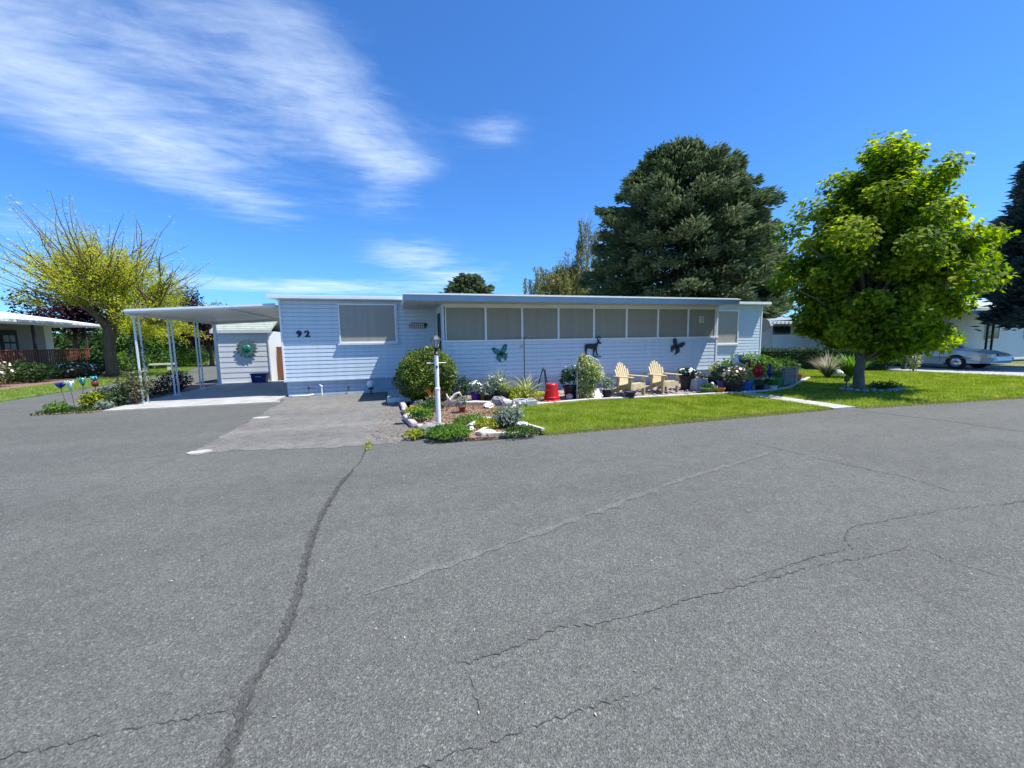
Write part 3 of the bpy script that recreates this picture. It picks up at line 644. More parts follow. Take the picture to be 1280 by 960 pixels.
stake('glass flower stake with a deep blue open bloom', G(88, 513)[0]-.14, G(88, 513)[1], .76, -.13, 'bloom', mat('cobalt glass', (.012, .03, .22), .15, .2, 9))
stake('glass flower stake with a pale green white tulip cup', G(96, 514)[0]-.12, G(96, 514)[1], .74, -.06, 'cup', mat('milky green glass', (.45, .62, .52), .15, .15, 9))
stake('glass flower stake with a sea green bloom behind the white cup', G(96, 511)[0]+.04, G(96, 511)[1], .80, .08, 'cup', mat('sea green glass', (.06, .33, .24), .15, .2, 9))
t = stake('glass flower stake with a rust red base below a turquoise top', G(115, 506)[0], G(115, 506)[1], .86, .05, 'bloom', mat('turquoise glass', (.10, .42, .40), .15, .2, 9))
MB().lathe([(.03, -.2), (.1, -.17), (.11, 0), (.05, .02)], 12, (.05, 0, .86)).build('red_bulb', mat('rust red glass', (.20, .035, .015), .2, .2, 9), t, smooth=True)
tag(MB().tube([(-7.55, 13.3, 0), (-7.55, 13.3, .75)], .012, 6).build('plain_rod', m_wood), 'bare rusty rod without a flower beside the yellow green mound', 'garden stake')

# ------------------------------------------------------------------ neighbour's house on the left, with its deck
m_gwall = mat('grey green wall', (.30, .34, .33), .7, .08, 1.5)
m_redwood = mat('redwood', (.22, .085, .05), .65, .25, 5, bump=.15, stretch=(6, 6, .7))
m_lattice = mat('weathered skirt boards', (.36, .27, .15), .8, .2, 5)
m_glassd = mat('dark window glass', (.015, .02, .024), .08, .1, 1, spec=.8)
nh = thing('deck_house', 'grey house with a low white roof and a long redwood deck across the side street', 'house', (-20.6, 20, 0))
wl = MB().box(-7, 0, -4, 11.8, 0, 3.0).build('wall', m_gwall, nh)
bm = MB().prism([(0, 0), (.018, 0), (.018, .01), (.004, .25), (0, .25)], -4, 11.8, 'xz').v
lap = MB().prism([(0.001, 0), (.018, 0), (.004, .25), (0.001, .25)], -4, 11.8, 'xz').mesh('siding_board', m_gwall)
for k in range(9): obj('siding_board', lap, wl, (0, 0, .7+k*.25))
MB().box(-.35, 0.03, 11.3, 11.86, .02, 3.0).build('lit_wall_end', m_white, nh)  # sunlit end of the grey wall, its light put in as white colour
rfm = MB().prism([(-8.0, 3.0), (2.2, 2.95), (2.2, 3.12), (-3, 4.0), (-8.0, 3.15)], -5, 12.6, 'xz').build('roof', m_roofw, nh)
MB().box(2.2, 2.26, -5, 12.6, 2.9, 3.14).build('fascia', m_white, rfm)
MB().box(2.262, 2.36, -5, 12.6, 3.0, 3.12).build('gutter', m_alum, rfm)
dk = MB().box(.02, 2.1, -4, 11.4, .52, .64).build('deck', m_redwood, nh)
for k in range(40): MB().box(2.1, 2.125, -4+k*.385, -4+k*.385+.35, .03, .5).build('skirt_board', m_lattice, dk)
post = MB().box(-.05, .05, -.05, .05, .64, 2.94).mesh('porch_post', m_dark)
for y in (-3.6, .2, 4, 7.6, 11.3): obj('porch_post', post, nh, (2.0, y, 0))
rl = MB().box(2.03, 2.13, -4, 11.4, 1.56, 1.60).build('railing', m_redwood, nh)
MB().box(2.06, 2.10, -4, 11.4, .74, .79).build('lower_rail', m_redwood, rl)
bal = MB().box(-.02, .02, -.03, .03, .79, 1.56).mesh('baluster', m_redwood)
for k in range(106): obj('baluster', bal, rl, (2.08, -3.9+k*.144, 0))
MB().box(.30, 2.0, 11.36, 11.40, 1.56, 1.60).build('end_rail', m_redwood, nh)
for y in (.5, 3.6, 6.2):
    wv = MB().box(.02, .06, y, y+1.4, 1.35, 2.6).build('window', m_glassd, nh)
    for a, b in ((y-.06, y), (y+1.4, y+1.46), (y+.67, y+.73)): MB().box(.02, .09, a, b, 1.3, 2.65).build('sash', m_white if y > 5 else m_dark, wv)
dr = MB().box(.02, .07, 8.4, 9.4, .66, 2.7).build('door', m_dark, nh)
for k in range(4): MB().box(.072, .085, 8.55+.37*(k % 2), 8.85+.37*(k % 2), 1.6+.45*(k//2), 1.95+.45*(k//2)).build('door_pane', mat('bright reflection glass', (.35, .4, .42), .1), dr)
# ------------------------------------------------------------------ trees
def limb(p0, d0, L, r0_, r1, bend=.15, n=5, updrift=0.0):
    pts = [Vector(p0)]; d = Vector(d0).normalized(); rad = [r0_]
    for i in range(n):
        d = (d + Vector((random.gauss(0, bend), random.gauss(0, bend), random.gauss(0, bend*.6)+updrift))).normalized()
        pts.append(pts[-1] + d*(L/n)); rad.append(r0_+(r1-r0_)*(i+1)/n)
    return pts, rad
def at_path(pts, t):
    f = t*(len(pts)-1); i = min(int(f), len(pts)-2); return pts[i].lerp(pts[i+1], f-i), (pts[i+1]-pts[i]).normalized()

# honeylocust: stout trunk, limbs flung outward, leafy low down and bare at the tips
def honeylocust(x, y):
    random.seed(5)
    t = thing('honeylocust_tree', 'golden yellow tree with bare spreading twig ends above a thick leaning trunk', 'tree', (x, y, 0))
    tr = MB(); tr.tube([(0, 0, -.1), (.03, 0, .5), (.0, 0, 1.6), (.15, 0, 2.6), (.35, .05, 3.3)], [.38, .27, .245, .27, .2], 12)
    tr.build('trunk', m_wood, t, smooth=True)
    br = MB(); P = []; wgt = []; tw = MB()
    forks = [((.3, 0, 3.0), (.5, .1, 1), 2.6), ((.1, 0, 2.8), (-.75, .1, .8), 2.8), ((.3, .05, 3.1), (.05, -.4, 1), 2.4), ((.25, .0, 2.9), (.9, -.1, .65), 2.7), ((.15, .1, 3.0), (-.2, .6, .9), 2.4), ((.3, 0, 2.7), (1, -.3, .12), 2.6), ((.1, -.1, 2.7), (-.45, -.5, .8), 2.4)]
    for p, d, L in forks:
        pts, rad = limb(p, d, L, .19, .09, .12, 5); br.tube(pts, rad, 8)
        for k in range(15):
            q, dd = at_path(pts, random.uniform(.25, 1)); az = random.uniform(0, 2*PI)
            nd = (dd*.6 + Vector((math.cos(az), math.sin(az), random.uniform(-.15, 1.0)))*1.05)
            p2, r2 = limb(q, nd, random.uniform(2.0, 4.0), .055, .016, .14, 6, random.uniform(.0, .10)); br.tube(p2, r2, 5)
            for j in range(7):
                tt = random.uniform(.15, .95); q2, d2 = at_path(p2, tt)
                nd2 = d2 + Vector((random.gauss(0, .5), random.gauss(0, .5), random.gauss(.12, .4)))
                p3, r3 = limb(q2, nd2, random.uniform(.7, 1.7), .014, .004, .16, 4, .05); tw.tube(p3, r3, 3, False)
                for u in np.linspace(.1, 1, 9):
                    q3, _ = at_path(p3, u); P.append(q3); wgt.append(max(.10, 1.25 - .22*max(0, q3.z-3.6) - .16*math.hypot(q3.x, q3.y)))
    # long bare whips above
    for k in range(40):
        a = random.uniform(0, 2*PI); st = Vector((.25+1.6*math.cos(a)*random.random(), 1.6*math.sin(a)*random.random(), random.uniform(4.6, 5.8)))
        p3, r3 = limb(st, (math.cos(a)*.55, math.sin(a)*.45, 1), random.uniform(2.2, 4.3), .035, .006, .12, 7, .03); tw.tube(p3, r3, 4, False)
        for u in np.linspace(.15, 1, 14): q3, _ = at_path(p3, u); P.append(q3); wgt.append(.16)
    for k in range(22):
        a = random.uniform(0, 2*PI); st = Vector((.2+2.0*math.cos(a), 1.8*math.sin(a), random.uniform(3.8, 4.8)))
        p3, r3 = limb(st, (math.cos(a), math.sin(a), .45), random.uniform(2.2, 3.6), .03, .006, .1, 6, .04); tw.tube(p3, r3, 4, False)
        for u in np.linspace(.15, 1, 12): q3, _ = at_path(p3, u); P.append(q3); wgt.append(.22)
    for k in range(26):
        st = Vector((random.uniform(.6, 3.4), random.uniform(-1.6, 1.2), random.uniform(2.6, 3.7)))
        p3, r3 = limb(st, (.7, random.gauss(0, .5), random.uniform(-.7, -.1)), random.uniform(1.0, 2.0), .02, .005, .15, 5, -.03); tw.tube(p3, r3, 4, False)
        for u in np.linspace(.05, 1, 12): q3, _ = at_path(p3, u); P.append(q3); wgt.append(1.25)
    br.build('limb', m_wood, t, smooth=True); tw.build('twigs', m_wood, t)
    P = np.array([tuple(p) for p in P]); wgt = np.array(wgt); wgt /= wgt.sum()
    n = 48000; idx = rng.choice(len(P), n, p=wgt); B = P[idx] + rng.normal(size=(n, 3))*np.array([.11, .11, .09])
    D = unit(rdir(n) + np.array([0, 0, -.35])); Nn = unit(rdir(n) + np.array([0, 0, 1.0]))
    obj('crown', rawmesh('crown', cards(B, D, Nn, .115*(.6+.8*rng.random(n)), .045, DIA), None, lf_gold), t)
honeylocust(-15.1, 27.0)

def broadleaf(name, label, x, y, h, r, m, n, L, cat='tree', trunk=.15, base=.25, lumps=26, group=None, wood=None, shape=LEAF):
    """crown of many leaf lumps set on forking limbs, gaps between the lumps"""
    t = thing(name, label, cat, (x, y, 0), 0, group); w = wood or m_wood
    b = MB(); b.tube([(0, 0, -.1), (.02, 0, h*base*.6), (0, .03, h*base), (.05, 0, h*.6)], [trunk*1.35, trunk, trunk*.8, trunk*.4], 9)
    b.build('trunk', w, t, smooth=True)
    P = []; lb = MB()
    for k in range(lumps):
        d = rdir(1)[0]; d[2] = d[2]*.9+.1; rr = random.uniform(.35, .92)
        c = np.array([d[0]*r*rr, d[1]*r*rr, h*(base+1)/2 + d[2]*h*(1-base)/2*rr]); P.append(c)
        lb.tube([(0, 0, h*random.uniform(base*.8, .55)), tuple(c*.5+np.array([0, 0, h*.25])), tuple(c)], [trunk*.35, trunk*.2, .012], 4)
    lb.build('limb', w, t)
    c = np.array(P)[rng.integers(0, lumps, n)]; d = rdir(n); s_ = r*.36
    B = c + d*(s_*(.35+.65*rng.random(n)))[:, None]*np.array([1, 1, .8])
    Nn = unit(d*.5 + rdir(n)*.7 + np.array([0, 0, .6])); D = unit(np.cross(Nn, rdir(n)) + d*.3)
    obj('crown', rawmesh('crown', cards(B, D, Nn, L*(.6+.8*rng.random(n)), L*.6*(.6+.8*rng.random(n)), shape), None, m), t); return t
broadleaf('plum_tree', 'purple leafed plum tree behind the far end of the carport', -18.2, 40.5, 6.9, 3.0, lf_purple, 9000, .2, base=.22)
broadleaf('plum_tree', 'dark purple plum tree close behind the shed roof', -14.4, 37.5, 5.4, 2.4, lf_purple, 8000, .18, base=.15)
broadleaf('plum_tree', 'sparse purple tree rising behind the white roof of the deck house', -31, 34, 7.2, 3.4, lf_purple, 5500, .24, base=.3)
broadleaf('plum_tree', 'purple tree half hidden behind the trunk of the golden tree', -24.5, 40, 7.0, 3.2, lf_purple, 6000, .22, base=.3)
broadleaf('green_tree', 'round dark green tree filling the gap under the golden crown', -18.5, 36.5, 4.6, 2.6, lf_green, 7000, .2, base=.05)
for i, (x, y, r, h, m, lb) in enumerate((( -17.0, 22.0, 1.1, 1.25, lf_rose, 'rose bush with pale flowers nearest the street corner on the left'), (-17.2, 24.6, 1.2, 1.0, lf_dark, 'dark bush before the middle of the redwood deck'),
        (-16.9, 27.4, .9, .8, lf_rose, 'pale flowering bush at the foot of the golden tree on the deck side'), (-17.4, 29.3, 1.1, .95, lf_dark, 'dark rounded bush before the far end of the redwood deck'), (-17.0, 19.4, 1.2, 1.3, lf_dark, 'dark bush at the left edge of the photo'),
        (-16.6, 31.2, 1.0, 1.3, lf_bright, 'bright green bush just right of the golden tree trunk'), (-17.0, 35.0, 1.5, 1.6, lf_green, 'large green bush under the purple plum tree'), (-16.8, 38.5, 1.6, 1.5, lf_bright, 'pale green bush seen between the second and third carport posts'),
        (-17.6, 42.5, 1.6, 1.7, lf_dark, 'dark green bush seen beside the third carport post'), (-19.5, 48, 1.8, 1.2, lf_bright, 'low bright hedge far behind the carport next to the shed'))):
    t = bush('garden_bush', lb, x, y, r, h, m, 2200, .12, z=.03, shell=.4)
    if m is lf_rose: blossoms(40, (0, 0, h*.55), (r, r, h*.5), .10, mat('white blossom', (.75, .72, .68), .6), t)
t = thing('garden_bench', 'low white slab bench on the lawn beyond the carport', 'bench', (-15.4, 32.0, .04), .3)
MB().box(-.9, .9, -.25, .25, .38, .48).build('seat', m_conc, t); MB().box(-.75, -.5, -.2, .2, 0, .38).build('leg', m_conc, t); MB().box(.5, .75, -.2, .2, 0, .38).build('leg', m_conc, t)
t = thing('tan_house', 'distant tan house with a grey roof beyond the purple tree', 'house', (-20, 62, 0))
MB().box(-6, 6, 0, 8, 0, 2.6).build('wall', mat('tan wall', (.42, .34, .27), .8), t); MB().prism([(-.6, 2.5), (4, 4.2), (8.6, 2.5), (8.6, 2.65), (4, 4.4), (-.6, 2.65)], -6.5, 6.5, 'yz').build('roof', m_shroof, t)
for x in (-4, 3.2): MB().box(x, x+1.4, -.04, 0, 1, 2.1).build('window', m_glassd, t)

# conifers: tiers of branches carrying flat sprays of needles
lf_spruce = leafmat('spruce needles', [(.032, .058, .030), (.095, .14, .07), (.19, .24, .12), (.33, .36, .20)], .25, .7, .35)
lf_blue = leafmat('blue spruce needles', [(.025, .05, .05), (.06, .10, .095), (.12, .18, .17)], .12, .6, .35)
m_trunk2 = mat('spruce bark', (.09, .065, .05), .9, .25, 5, bump=.5)
def conifer(name, label, x, y, h, prof, m, nb, ns, L, Wd, base=.0, trunk=.35, droop=.25):
    random.seed(int(x*10))
    t = thing(name, label, 'tree', (x, y, 0))
    b = MB(); b.tube([(0, 0, -.1), (0, 0, h*.5), (0, 0, h*.97)], [trunk, trunk*.6, .03], 9); b.build('trunk', m_trunk2, t, smooth=True)
    B = []; D = []; lim = MB(); zs = np.array([p[0] for p in prof]); rs = np.array([p[1] for p in prof])
    for k in range(nb):
        u = base + (1-base)*((k+random.random())/nb)**1.0; a = k*2.39996 + random.gauss(0, .35); z = u*h
        r = float(np.interp(u, zs, rs))*random.uniform(.76, 1.13)
        if r < .15: r = .15
        o = Vector((math.cos(a), math.sin(a), 0)); st = Vector((0, 0, min(z+r*.10, h*.98))); en = Vector((o.x*r, o.y*r, z - droop*r*random.uniform(.2, 1.2)*(1-u*.9) + (.10+.28*max(0, u-.5))*r))
        mid = st.lerp(en, .6) + Vector((0, 0, -.06*r))
        lim.tube([st, mid, en], [.05+.02*r*.3, .03, .008], 4, False)
        nn = int(ns*(.35+.65*r/max(rs)))
        f = .22 + .78*rng.random(nn)**.6; c = np.outer((1-f)**2, st) + np.outer(2*f*(1-f), mid) + np.outer(f**2, en)
        side = np.array([-o.y, o.x, 0]); wdt = (.34*r*(1.1-f)*.9+.25)
        offs = rng.normal(size=nn)*wdt*.55; vz = rng.normal(size=nn)*.16
        c = c + side*offs[:, None]; c[:, 2] += vz - np.abs(offs)*.25 + .1
        d = np.array([o.x, o.y, 0])*1.0 + side*(np.sign(offs)*(.2+.7*rng.random(nn)))[:, None]; d = d + np.array([0, 0, 1])*(rng.normal(size=nn)*.3+.22)[:, None]
        B.append(c); D.append(d)
    lim.build('limb', m_trunk2, t); B = np.concatenate(B); D = unit(np.concatenate(D)); n = len(B)
    N1 = unit(np.cross(D, rdir(n))); N2 = unit(np.cross(D, N1)); ln = L*(.6+.7*rng.random(n))
    V = np.concatenate([cards(B, D, N1, ln, Wd, DIA), cards(B, D, N2, ln, Wd, DIA)])
    obj('crown', rawmesh('crown', V, None, m), t); return t
dome = [(0, .86), (.12, .97), (.3, 1.02), (.42, 1.0), (.54, .96), (.66, .86), (.78, .73), (.87, .54), (.94, .36), (.975, .22), (1, .05)]
def P_(r): return [(a, b*r) for a, b in dome]
conifer('spruce_tree', 'huge broad domed spruce rising behind the right half of the house', 21.6, 26.9, 15.7, P_(6.9), lf_spruce, 360, 420, .40, .12, .06, .5)
conifer('spruce_tree', 'narrow dark spruce leaning out on the right of the huge domed spruce', 25.9, 25.3, 11.6, P_(3.3), lf_spruce, 160, 240, .40, .12, .03, .35)
conifer('spruce_tree', 'distant small domed spruce top above the porch roof', 10.9, 60, 11.3, P_(4.4), lf_spruce, 130, 100, .8, .26, .1, .4)
conifer('blue_spruce', 'dark blue green spruce cut off by the right edge of the photo', 29.7, 10.2, 12.6, [(0, 2.5), (.2, 2.8), (.45, 2.7), (.6, 2.3), (.75, 1.7), (.9, .8), (1, .05)], lf_blue, 260, 260, .34, .09, .17, .28)

# weeping birch with hanging strands
lf_birch = leafmat('birch leaves', [(.13, .15, .04), (.25, .26, .08), (.40, .37, .17)], .35)
m_birch = mat('pale birch bark', (.2, .17, .14), .8, .3, 6)
def weeping(x, y):
    random.seed(11)
    t = thing('weeping_birch', 'weeping birch with hanging olive strands and a thin bare top left of the huge spruce', 'tree', (x, y, 0))
    tr = MB(); tr.tube([(0, 0, -.1), (.3, 0, 4), (1.2, 0, 9), (2.6, 0, 15.6)], [.26, .2, .1, .015], 8); tr.build('trunk', m_birch, t, smooth=True)
    lb = MB(); B = []; st = MB()
    def strand(p, L, dens):
        q = Vector(p); pts = [q.copy()]; dx = random.gauss(0, .05)
        for k in range(6): q = q + Vector((dx+random.gauss(0, .04), random.gauss(0, .05), -L/6)); pts.append(q.copy())
        st.tube(pts, [.016]*7, 3, False)
        for k in range(int(L*dens)):
            c, _ = at_path(pts, random.random()); B.append((c.x+random.gauss(0, .10), c.y+random.gauss(0, .12), c.z))
    for k in range(46):
        a = random.uniform(0, 2*PI); zt = random.uniform(5.5, 9.8); r = random.uniform(1.2, 4.4)*(1.05 if zt < 9 else .7)
        tip = Vector((-.4+r*math.cos(a), r*math.sin(a), zt + .5)); lb.tube([(.5, 0, zt*.7), tuple(Vector((.5, 0, zt*.7)).lerp(tip, .6)+Vector((0, 0, .9))), tuple(tip)], [.07, .04, .015], 4, False)
        for j in range(9):
            s_ = tip.lerp(Vector((.5, 0, zt*.85)), random.uniform(0, .75)) + Vector((random.gauss(0, .3), random.gauss(0, .3), .25)); strand(s_, random.uniform(1.8, 4.0), 52)
    for k in range(34):
        zt = random.uniform(9.5, 15.4); a = random.uniform(0, 2*PI); b0 = Vector((1.2+(zt-9)*.21, 0, zt-.6)); r = random.uniform(.8, 3.2)*(1.3-(zt-9.5)/9)
        tip = b0 + Vector((r*math.cos(a)+.4, r*math.sin(a), .7)); lb.tube([tuple(b0), tuple(b0.lerp(tip, .6)+Vector((0, 0, .4))), tuple(tip)], [.035, .02, .008], 4, False)
        for j in range(4): strand(tip.lerp(b0, random.uniform(0, .6)), random.uniform(1.8, 4.2), 13)
    lb.build('limb', m_birch, t); st.build('twigs', m_wood, t); B = np.array(B); n = len(B)
    D = unit(rdir(n)*.6 + np.array([0, 0, -1.0])); Nn = rdir(n)
    obj('crown', rawmesh('crown', cards(B, D, Nn, .24*(.6+.7*rng.random(n)), .085, DIA), None, lf_birch), t)
weeping(18.3, 41)

# maple on the right lawn
lf_maple = leafmat('maple leaves', [(.04, .09, .006), (.10, .18, .012), (.24, .32, .02), (.46, .48, .05)], .58, .65, .7)
m_mbark = mat('grey maple bark', (.17, .15, .13), .9, .4, 5, bump=.7, bscale=22, stretch=(1, 1, .25))
def maple(x, y):
    t = thing('maple_tree', 'large bright green maple with a short grey trunk on the right lawn', 'tree', (x, y, .03))
    b = MB(); b.tube([(0, 0, -.05), (0, 0, .12), (-.03, 0, .5), (.02, 0, 1.25), (.08, 0, 2.0)], [.215, .15, .122, .115, .10], 14); b.build('trunk', m_mbark, t, smooth=True)
    random.seed(21)
    outline = [(1.15, .8, .2), (1.6, 1.3, -.1), (2.4, 1.95, .2), (3.2, 2.2, .35), (4.4, 1.95, .1), (5.2, 1.4, .2), (6.0, .9, .4), (6.4, .35, .5), (6.8, .1, .5)]
    zs = [o[0] for o in outline]; rs = [o[1] for o in outline]; cs = [o[2] for o in outline]
    lb = MB(); cl = []
    for k in range(46):
        a = k*2.39996; z = 1.1 + 5.6*((k+.5)/46)**1.05; r = np.interp(z, zs, rs)*random.uniform(.84, 1.04); o_ = float(np.interp(z, zs, cs))
        tip = Vector((.96*o_+r*math.cos(a), -.28*o_+r*math.sin(a), z + .1)); s0 = Vector((.08, 0, max(1.4, z*.55)))
        mid = s0.lerp(tip, .55) + Vector((0, 0, .35)); lb.tube([s0, mid, tip], [.075, .04, .01], 5, False)
        for u in (1.0, .86, .7, .5):
            c = s0.lerp(mid, u*2) if u < .5 else mid.lerp(tip, (u-.5)*2); cl.append((c.x+random.gauss(0, .15), c.y+random.gauss(0, .15), c.z+random.gauss(0, .12), .26+.28*random.random()))
    for ex in ((.62, -.2, 6.75, .2), (.55, -.15, 6.5, .28), (.3, -.1, 6.5, .42), (1.5, -.45, 5.9, .34), (1.75, -.55, 5.7, .28), (1.2, -.35, 5.7, .4), (3.0, -.85, 4.4, .38), (3.45, -1.0, 4.35, .32), (2.8, -.8, 4.0, .45), (3.1, -.9, 3.6, .38), (-2.3, .6, 4.6, .38), (-1.0, .3, 5.9, .42), (-1.75, .5, 5.2, .42), (-2.4, .7, 3.2, .36), (0, -.9, 1.5, .5), (.8, -1.0, 1.5, .5), (-.8, -.5, 1.6, .5), (.2, .8, 1.6, .5)):
        cl.append(ex); lb.tube([(.1, 0, ex[2]*.55), (ex[0]*.6, ex[1]*.6, ex[2]*.85), ex[:3]], [.05, .03, .008], 4, False)
    for k in range(60):
        a = random.uniform(0, 2*PI); z = random.uniform(1.5, 6.0); r = float(np.interp(z, zs, rs))*random.uniform(.2, .85); o_ = float(np.interp(z, zs, cs)); cl.append((.96*o_+r*math.cos(a), -.28*o_+r*math.sin(a), z, .42))
    lb.build('limb', m_mbark, t); cl = np.array(cl); n = 66000; w = cl[:, 3]**2; idx = rng.choice(len(cl), n, p=w/w.sum())
    d = rdir(n); rr = cl[idx, 3]*(.45+.6*rng.random(n)); Bp = cl[idx, :3] + d*rr[:, None]*np.array([1.15, 1.15, .85])
    out = unit(Bp - np.array([0, 0, 3.4])); Nn = unit(out*.55 + d*.35 + rdir(n)*.75 + np.array([0, 0, .6])); D = unit(out*.5 + rdir(n)*.8 + np.array([0, 0, -.75])); D = unit(D - Nn*(D*Nn).sum(1)[:, None]*.8)
    obj('crown', rawmesh('crown', cards(Bp, D, Nn, .115*(.5+.85*rng.random(n)), .115*(.55+.7*rng.random(n)), MAPLE), None, lf_maple), t)
maple(13.28, 8.35)
# stones and low plants round its foot
t = thing('tree_ring', 'half ring of small grey stones round the foot of the maple', 'edging', (13.28, 8.3, .03))
stn = MB().blob((0, 0, .05), (.10, .07, .07), .18, 7, 4).mesh('stone', mat('grey field stone', (.3, .29, .29), .9, .25, 8, bump=.4))
for k in range(17):
    a = PI*1.02 + k*PI*1.1/16; o = obj('stone', stn, t, (.95*math.cos(a)+.15, .75*math.sin(a), 0)); o.rotation_euler = (0, 0, k*1.7); o.scale = (random.uniform(.7, 1.2),)*3
tt = thing('ring_plants', 'row of low green plants inside the stone ring right of the maple trunk', 'plant', (14.0, 8.05, .03)); ellipsoid_leaves(500, (0, 0, .08), (.5, .3, .16), .08, .03, lf_green, 'leaves', tt, LEAF, .2)

# ------------------------------------------------------------------ right neighbours
bgh = thing('flat_roof_house', 'low white house with a bright corrugated roof edge behind the hedge', 'house', (17.2, 18.2, 0))
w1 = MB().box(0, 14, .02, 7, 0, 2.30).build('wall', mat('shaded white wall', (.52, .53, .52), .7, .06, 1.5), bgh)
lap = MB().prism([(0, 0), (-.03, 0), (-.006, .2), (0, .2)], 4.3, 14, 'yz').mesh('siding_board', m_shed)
for k in range(7): obj('siding_board', lap, w1, (0, .02, .05+k*.2+.3))
rf = MB().box(-.3, 14.4, -.6, 7.4, 2.36, 2.46).build('roof', m_roofw, bgh)
rib = MB().prism([(-.07, 0), (-.03, .05), (.03, .05), (.07, 0)], -.62, 7.4, 'xz').mesh('roof_rib', m_roofw)
for k in range(48): obj('roof_rib', rib, rf, (-.1+k*.3, 0, 2.461))
MB().box(4.25, 5.6, -.01, .015, 1.75, 2.25).build('window', m_glassd, bgh)
MB().box(-.02, 14, -.02, .015, .0, .3).build('skirt', m_dark, bgh)

m_hedge = lf_dark
def hedge(name, label, pts, wd, h, m, n, L=.07):
    t = thing(name, label, 'hedge', (0, 0, .02)); P = []; Nn = []
    core = MB()
    for a, b in zip(pts[:-1], pts[1:]):
        core.bar((a[0], a[1], h*.46), (b[0], b[1], h*.46), wd*.72, h*.86)
    core.build('branches', m_stemd, t); seg = [(Vector(b)-Vector(a)).length for a, b in zip(pts[:-1], pts[1:])]; tot = sum(seg)
    for a, b, L_ in zip(pts[:-1], pts[1:], seg):
        k = int(n*L_/tot); u = rng.random(k); d = (Vector(b)-Vector(a)).normalized(); nx, ny = -d.y, d.x
        s1 = rng.random(k); face = rng.integers(0, 3, k); off = np.where(face == 0, -wd/2, np.where(face == 1, wd/2, (s1-.5)*wd)); z = np.where(face == 2, h, s1*h)
        j = rng.normal(size=(k, 3))*.035; P.append(np.column_stack([a[0]+(b[0]-a[0])*u+nx*off, a[1]+(b[1]-a[1])*u+ny*off, z])+j)
        nn = np.column_stack([nx*np.sign(off)*(face < 2), ny*np.sign(off)*(face < 2), (face == 2)*1.0]); Nn.append(unit(nn+rdir(k)*.7))
    P = np.concatenate(P); Nn = np.concatenate(Nn); D = unit(np.cross(Nn, rdir(len(P))))
    obj('foliage', rawmesh('foliage', cards(P, D, Nn, L*(.6+.8*rng.random(len(P))), L*.55, LEAF), None, m), t); return t
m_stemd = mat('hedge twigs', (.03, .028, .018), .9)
hedge('clipped_hedge', 'dark clipped hedge along the far edge of the right lawn', [(15.9, 17.0), (17.6, 15.9), (19.9, 13.6), (21.2, 12.3)], .8, 1.0, m_hedge, 9000)
hedge('tall_hedge', 'tall green hedge far behind the deck house and the golden tree', [(-52, 50), (-38, 54), (-25, 58), (-13, 66)], 2.5, 3.6, lf_green, 9000, .35)
bush('variegated_shrub', 'narrow pale variegated shrub ending the dark hedge beside the driveway', 21.75, 11.6, .2, 1.05, lf_varieg, 500, .08)

# carport on the right with a parked car
rc = thing('neighbour_carport', 'white roofed carport on dark posts sheltering the pale car on the right', 'carport', (22.7, 11.0, 0))
MB().box(-.3, 10.4, 1.4, 9, 2.62, 2.76).build('roof', m_roofw, rc); MB().box(-.32, 10.42, 1.36, 1.398, 2.58, 2.77).build('fascia', m_alum, rc)  # roof widened past the carport, extra span added to shade the house wall
for x, y in ((.25, 1.6), (.25, 4.9), (.25, 8.4)): MB().box(x-.075, x+.075, y-.075, y+.075, 0, 2.62).build('post', mat('dark timber post', (.06, .055, .05), .8), rc)
for x in (6.0, 6.45): MB().box(x-.035, x+.035, 1.45, 1.52, 0, 2.62).build('post', m_black, rc)
lat = MB()
for k in range(10): lat.tube([(6.0, 1.485, .2+k*.24), (6.45, 1.485, .32+k*.24)], .01, 5)
kind(lat.build('scrollwork', m_black, rc), 'stuff')
MB().box(5.5, 6.2, 1.40, 1.448, 2.1, 2.58).build('hanging_planter', m_dark, rc)
rh = thing('siding_house', 'white lap sided house on the far right behind the parked car', 'house', (29.2, 14.2, 0))
w2 = MB().box(0, 12, .02, 9, 0, 2.9).build('wall', m_shed, rh)
lap = MB().prism([(0, 0), (-.03, 0), (-.006, .2), (0, .2)], 0, 12, 'yz').mesh('siding_board', m_shed)
for k in range(14): obj('siding_board', lap, w2, (0, .02, .08+k*.2))
lap = MB().prism([(0, 0), (-.03, 0), (-.006, .2), (0, .2)], .02, 9, 'xz').mesh('siding_board_end', m_shed)
for k in range(14): obj('siding_board', lap, w2, (0, 0, .08+k*.2))
MB().prism([(-.6, 2.9), (4.5, 4.0), (9.6, 2.9), (9.6, 3.02), (4.5, 4.12), (-.6, 3.02)], -.5, 12.4, 'yz').build('roof', m_shroof, rh)
for x in (3.2, 7): 
    wv = frame4(rh, x, x+1.3, 1.25, 2.3, -.06, -.015, .06, m_white, 'window'); MB().box(x+.06, x+1.24, -.04, -.03, 1.31, 2.24).build('pane', m_glassd, wv)
st_ = MB()
for k in range(4): st_.box(1.2, 2.6, -1.0+k*.25, .0, k*.18, k*.18+.18)
kind(st_.build('front_steps', m_conc, rh), 'stuff')

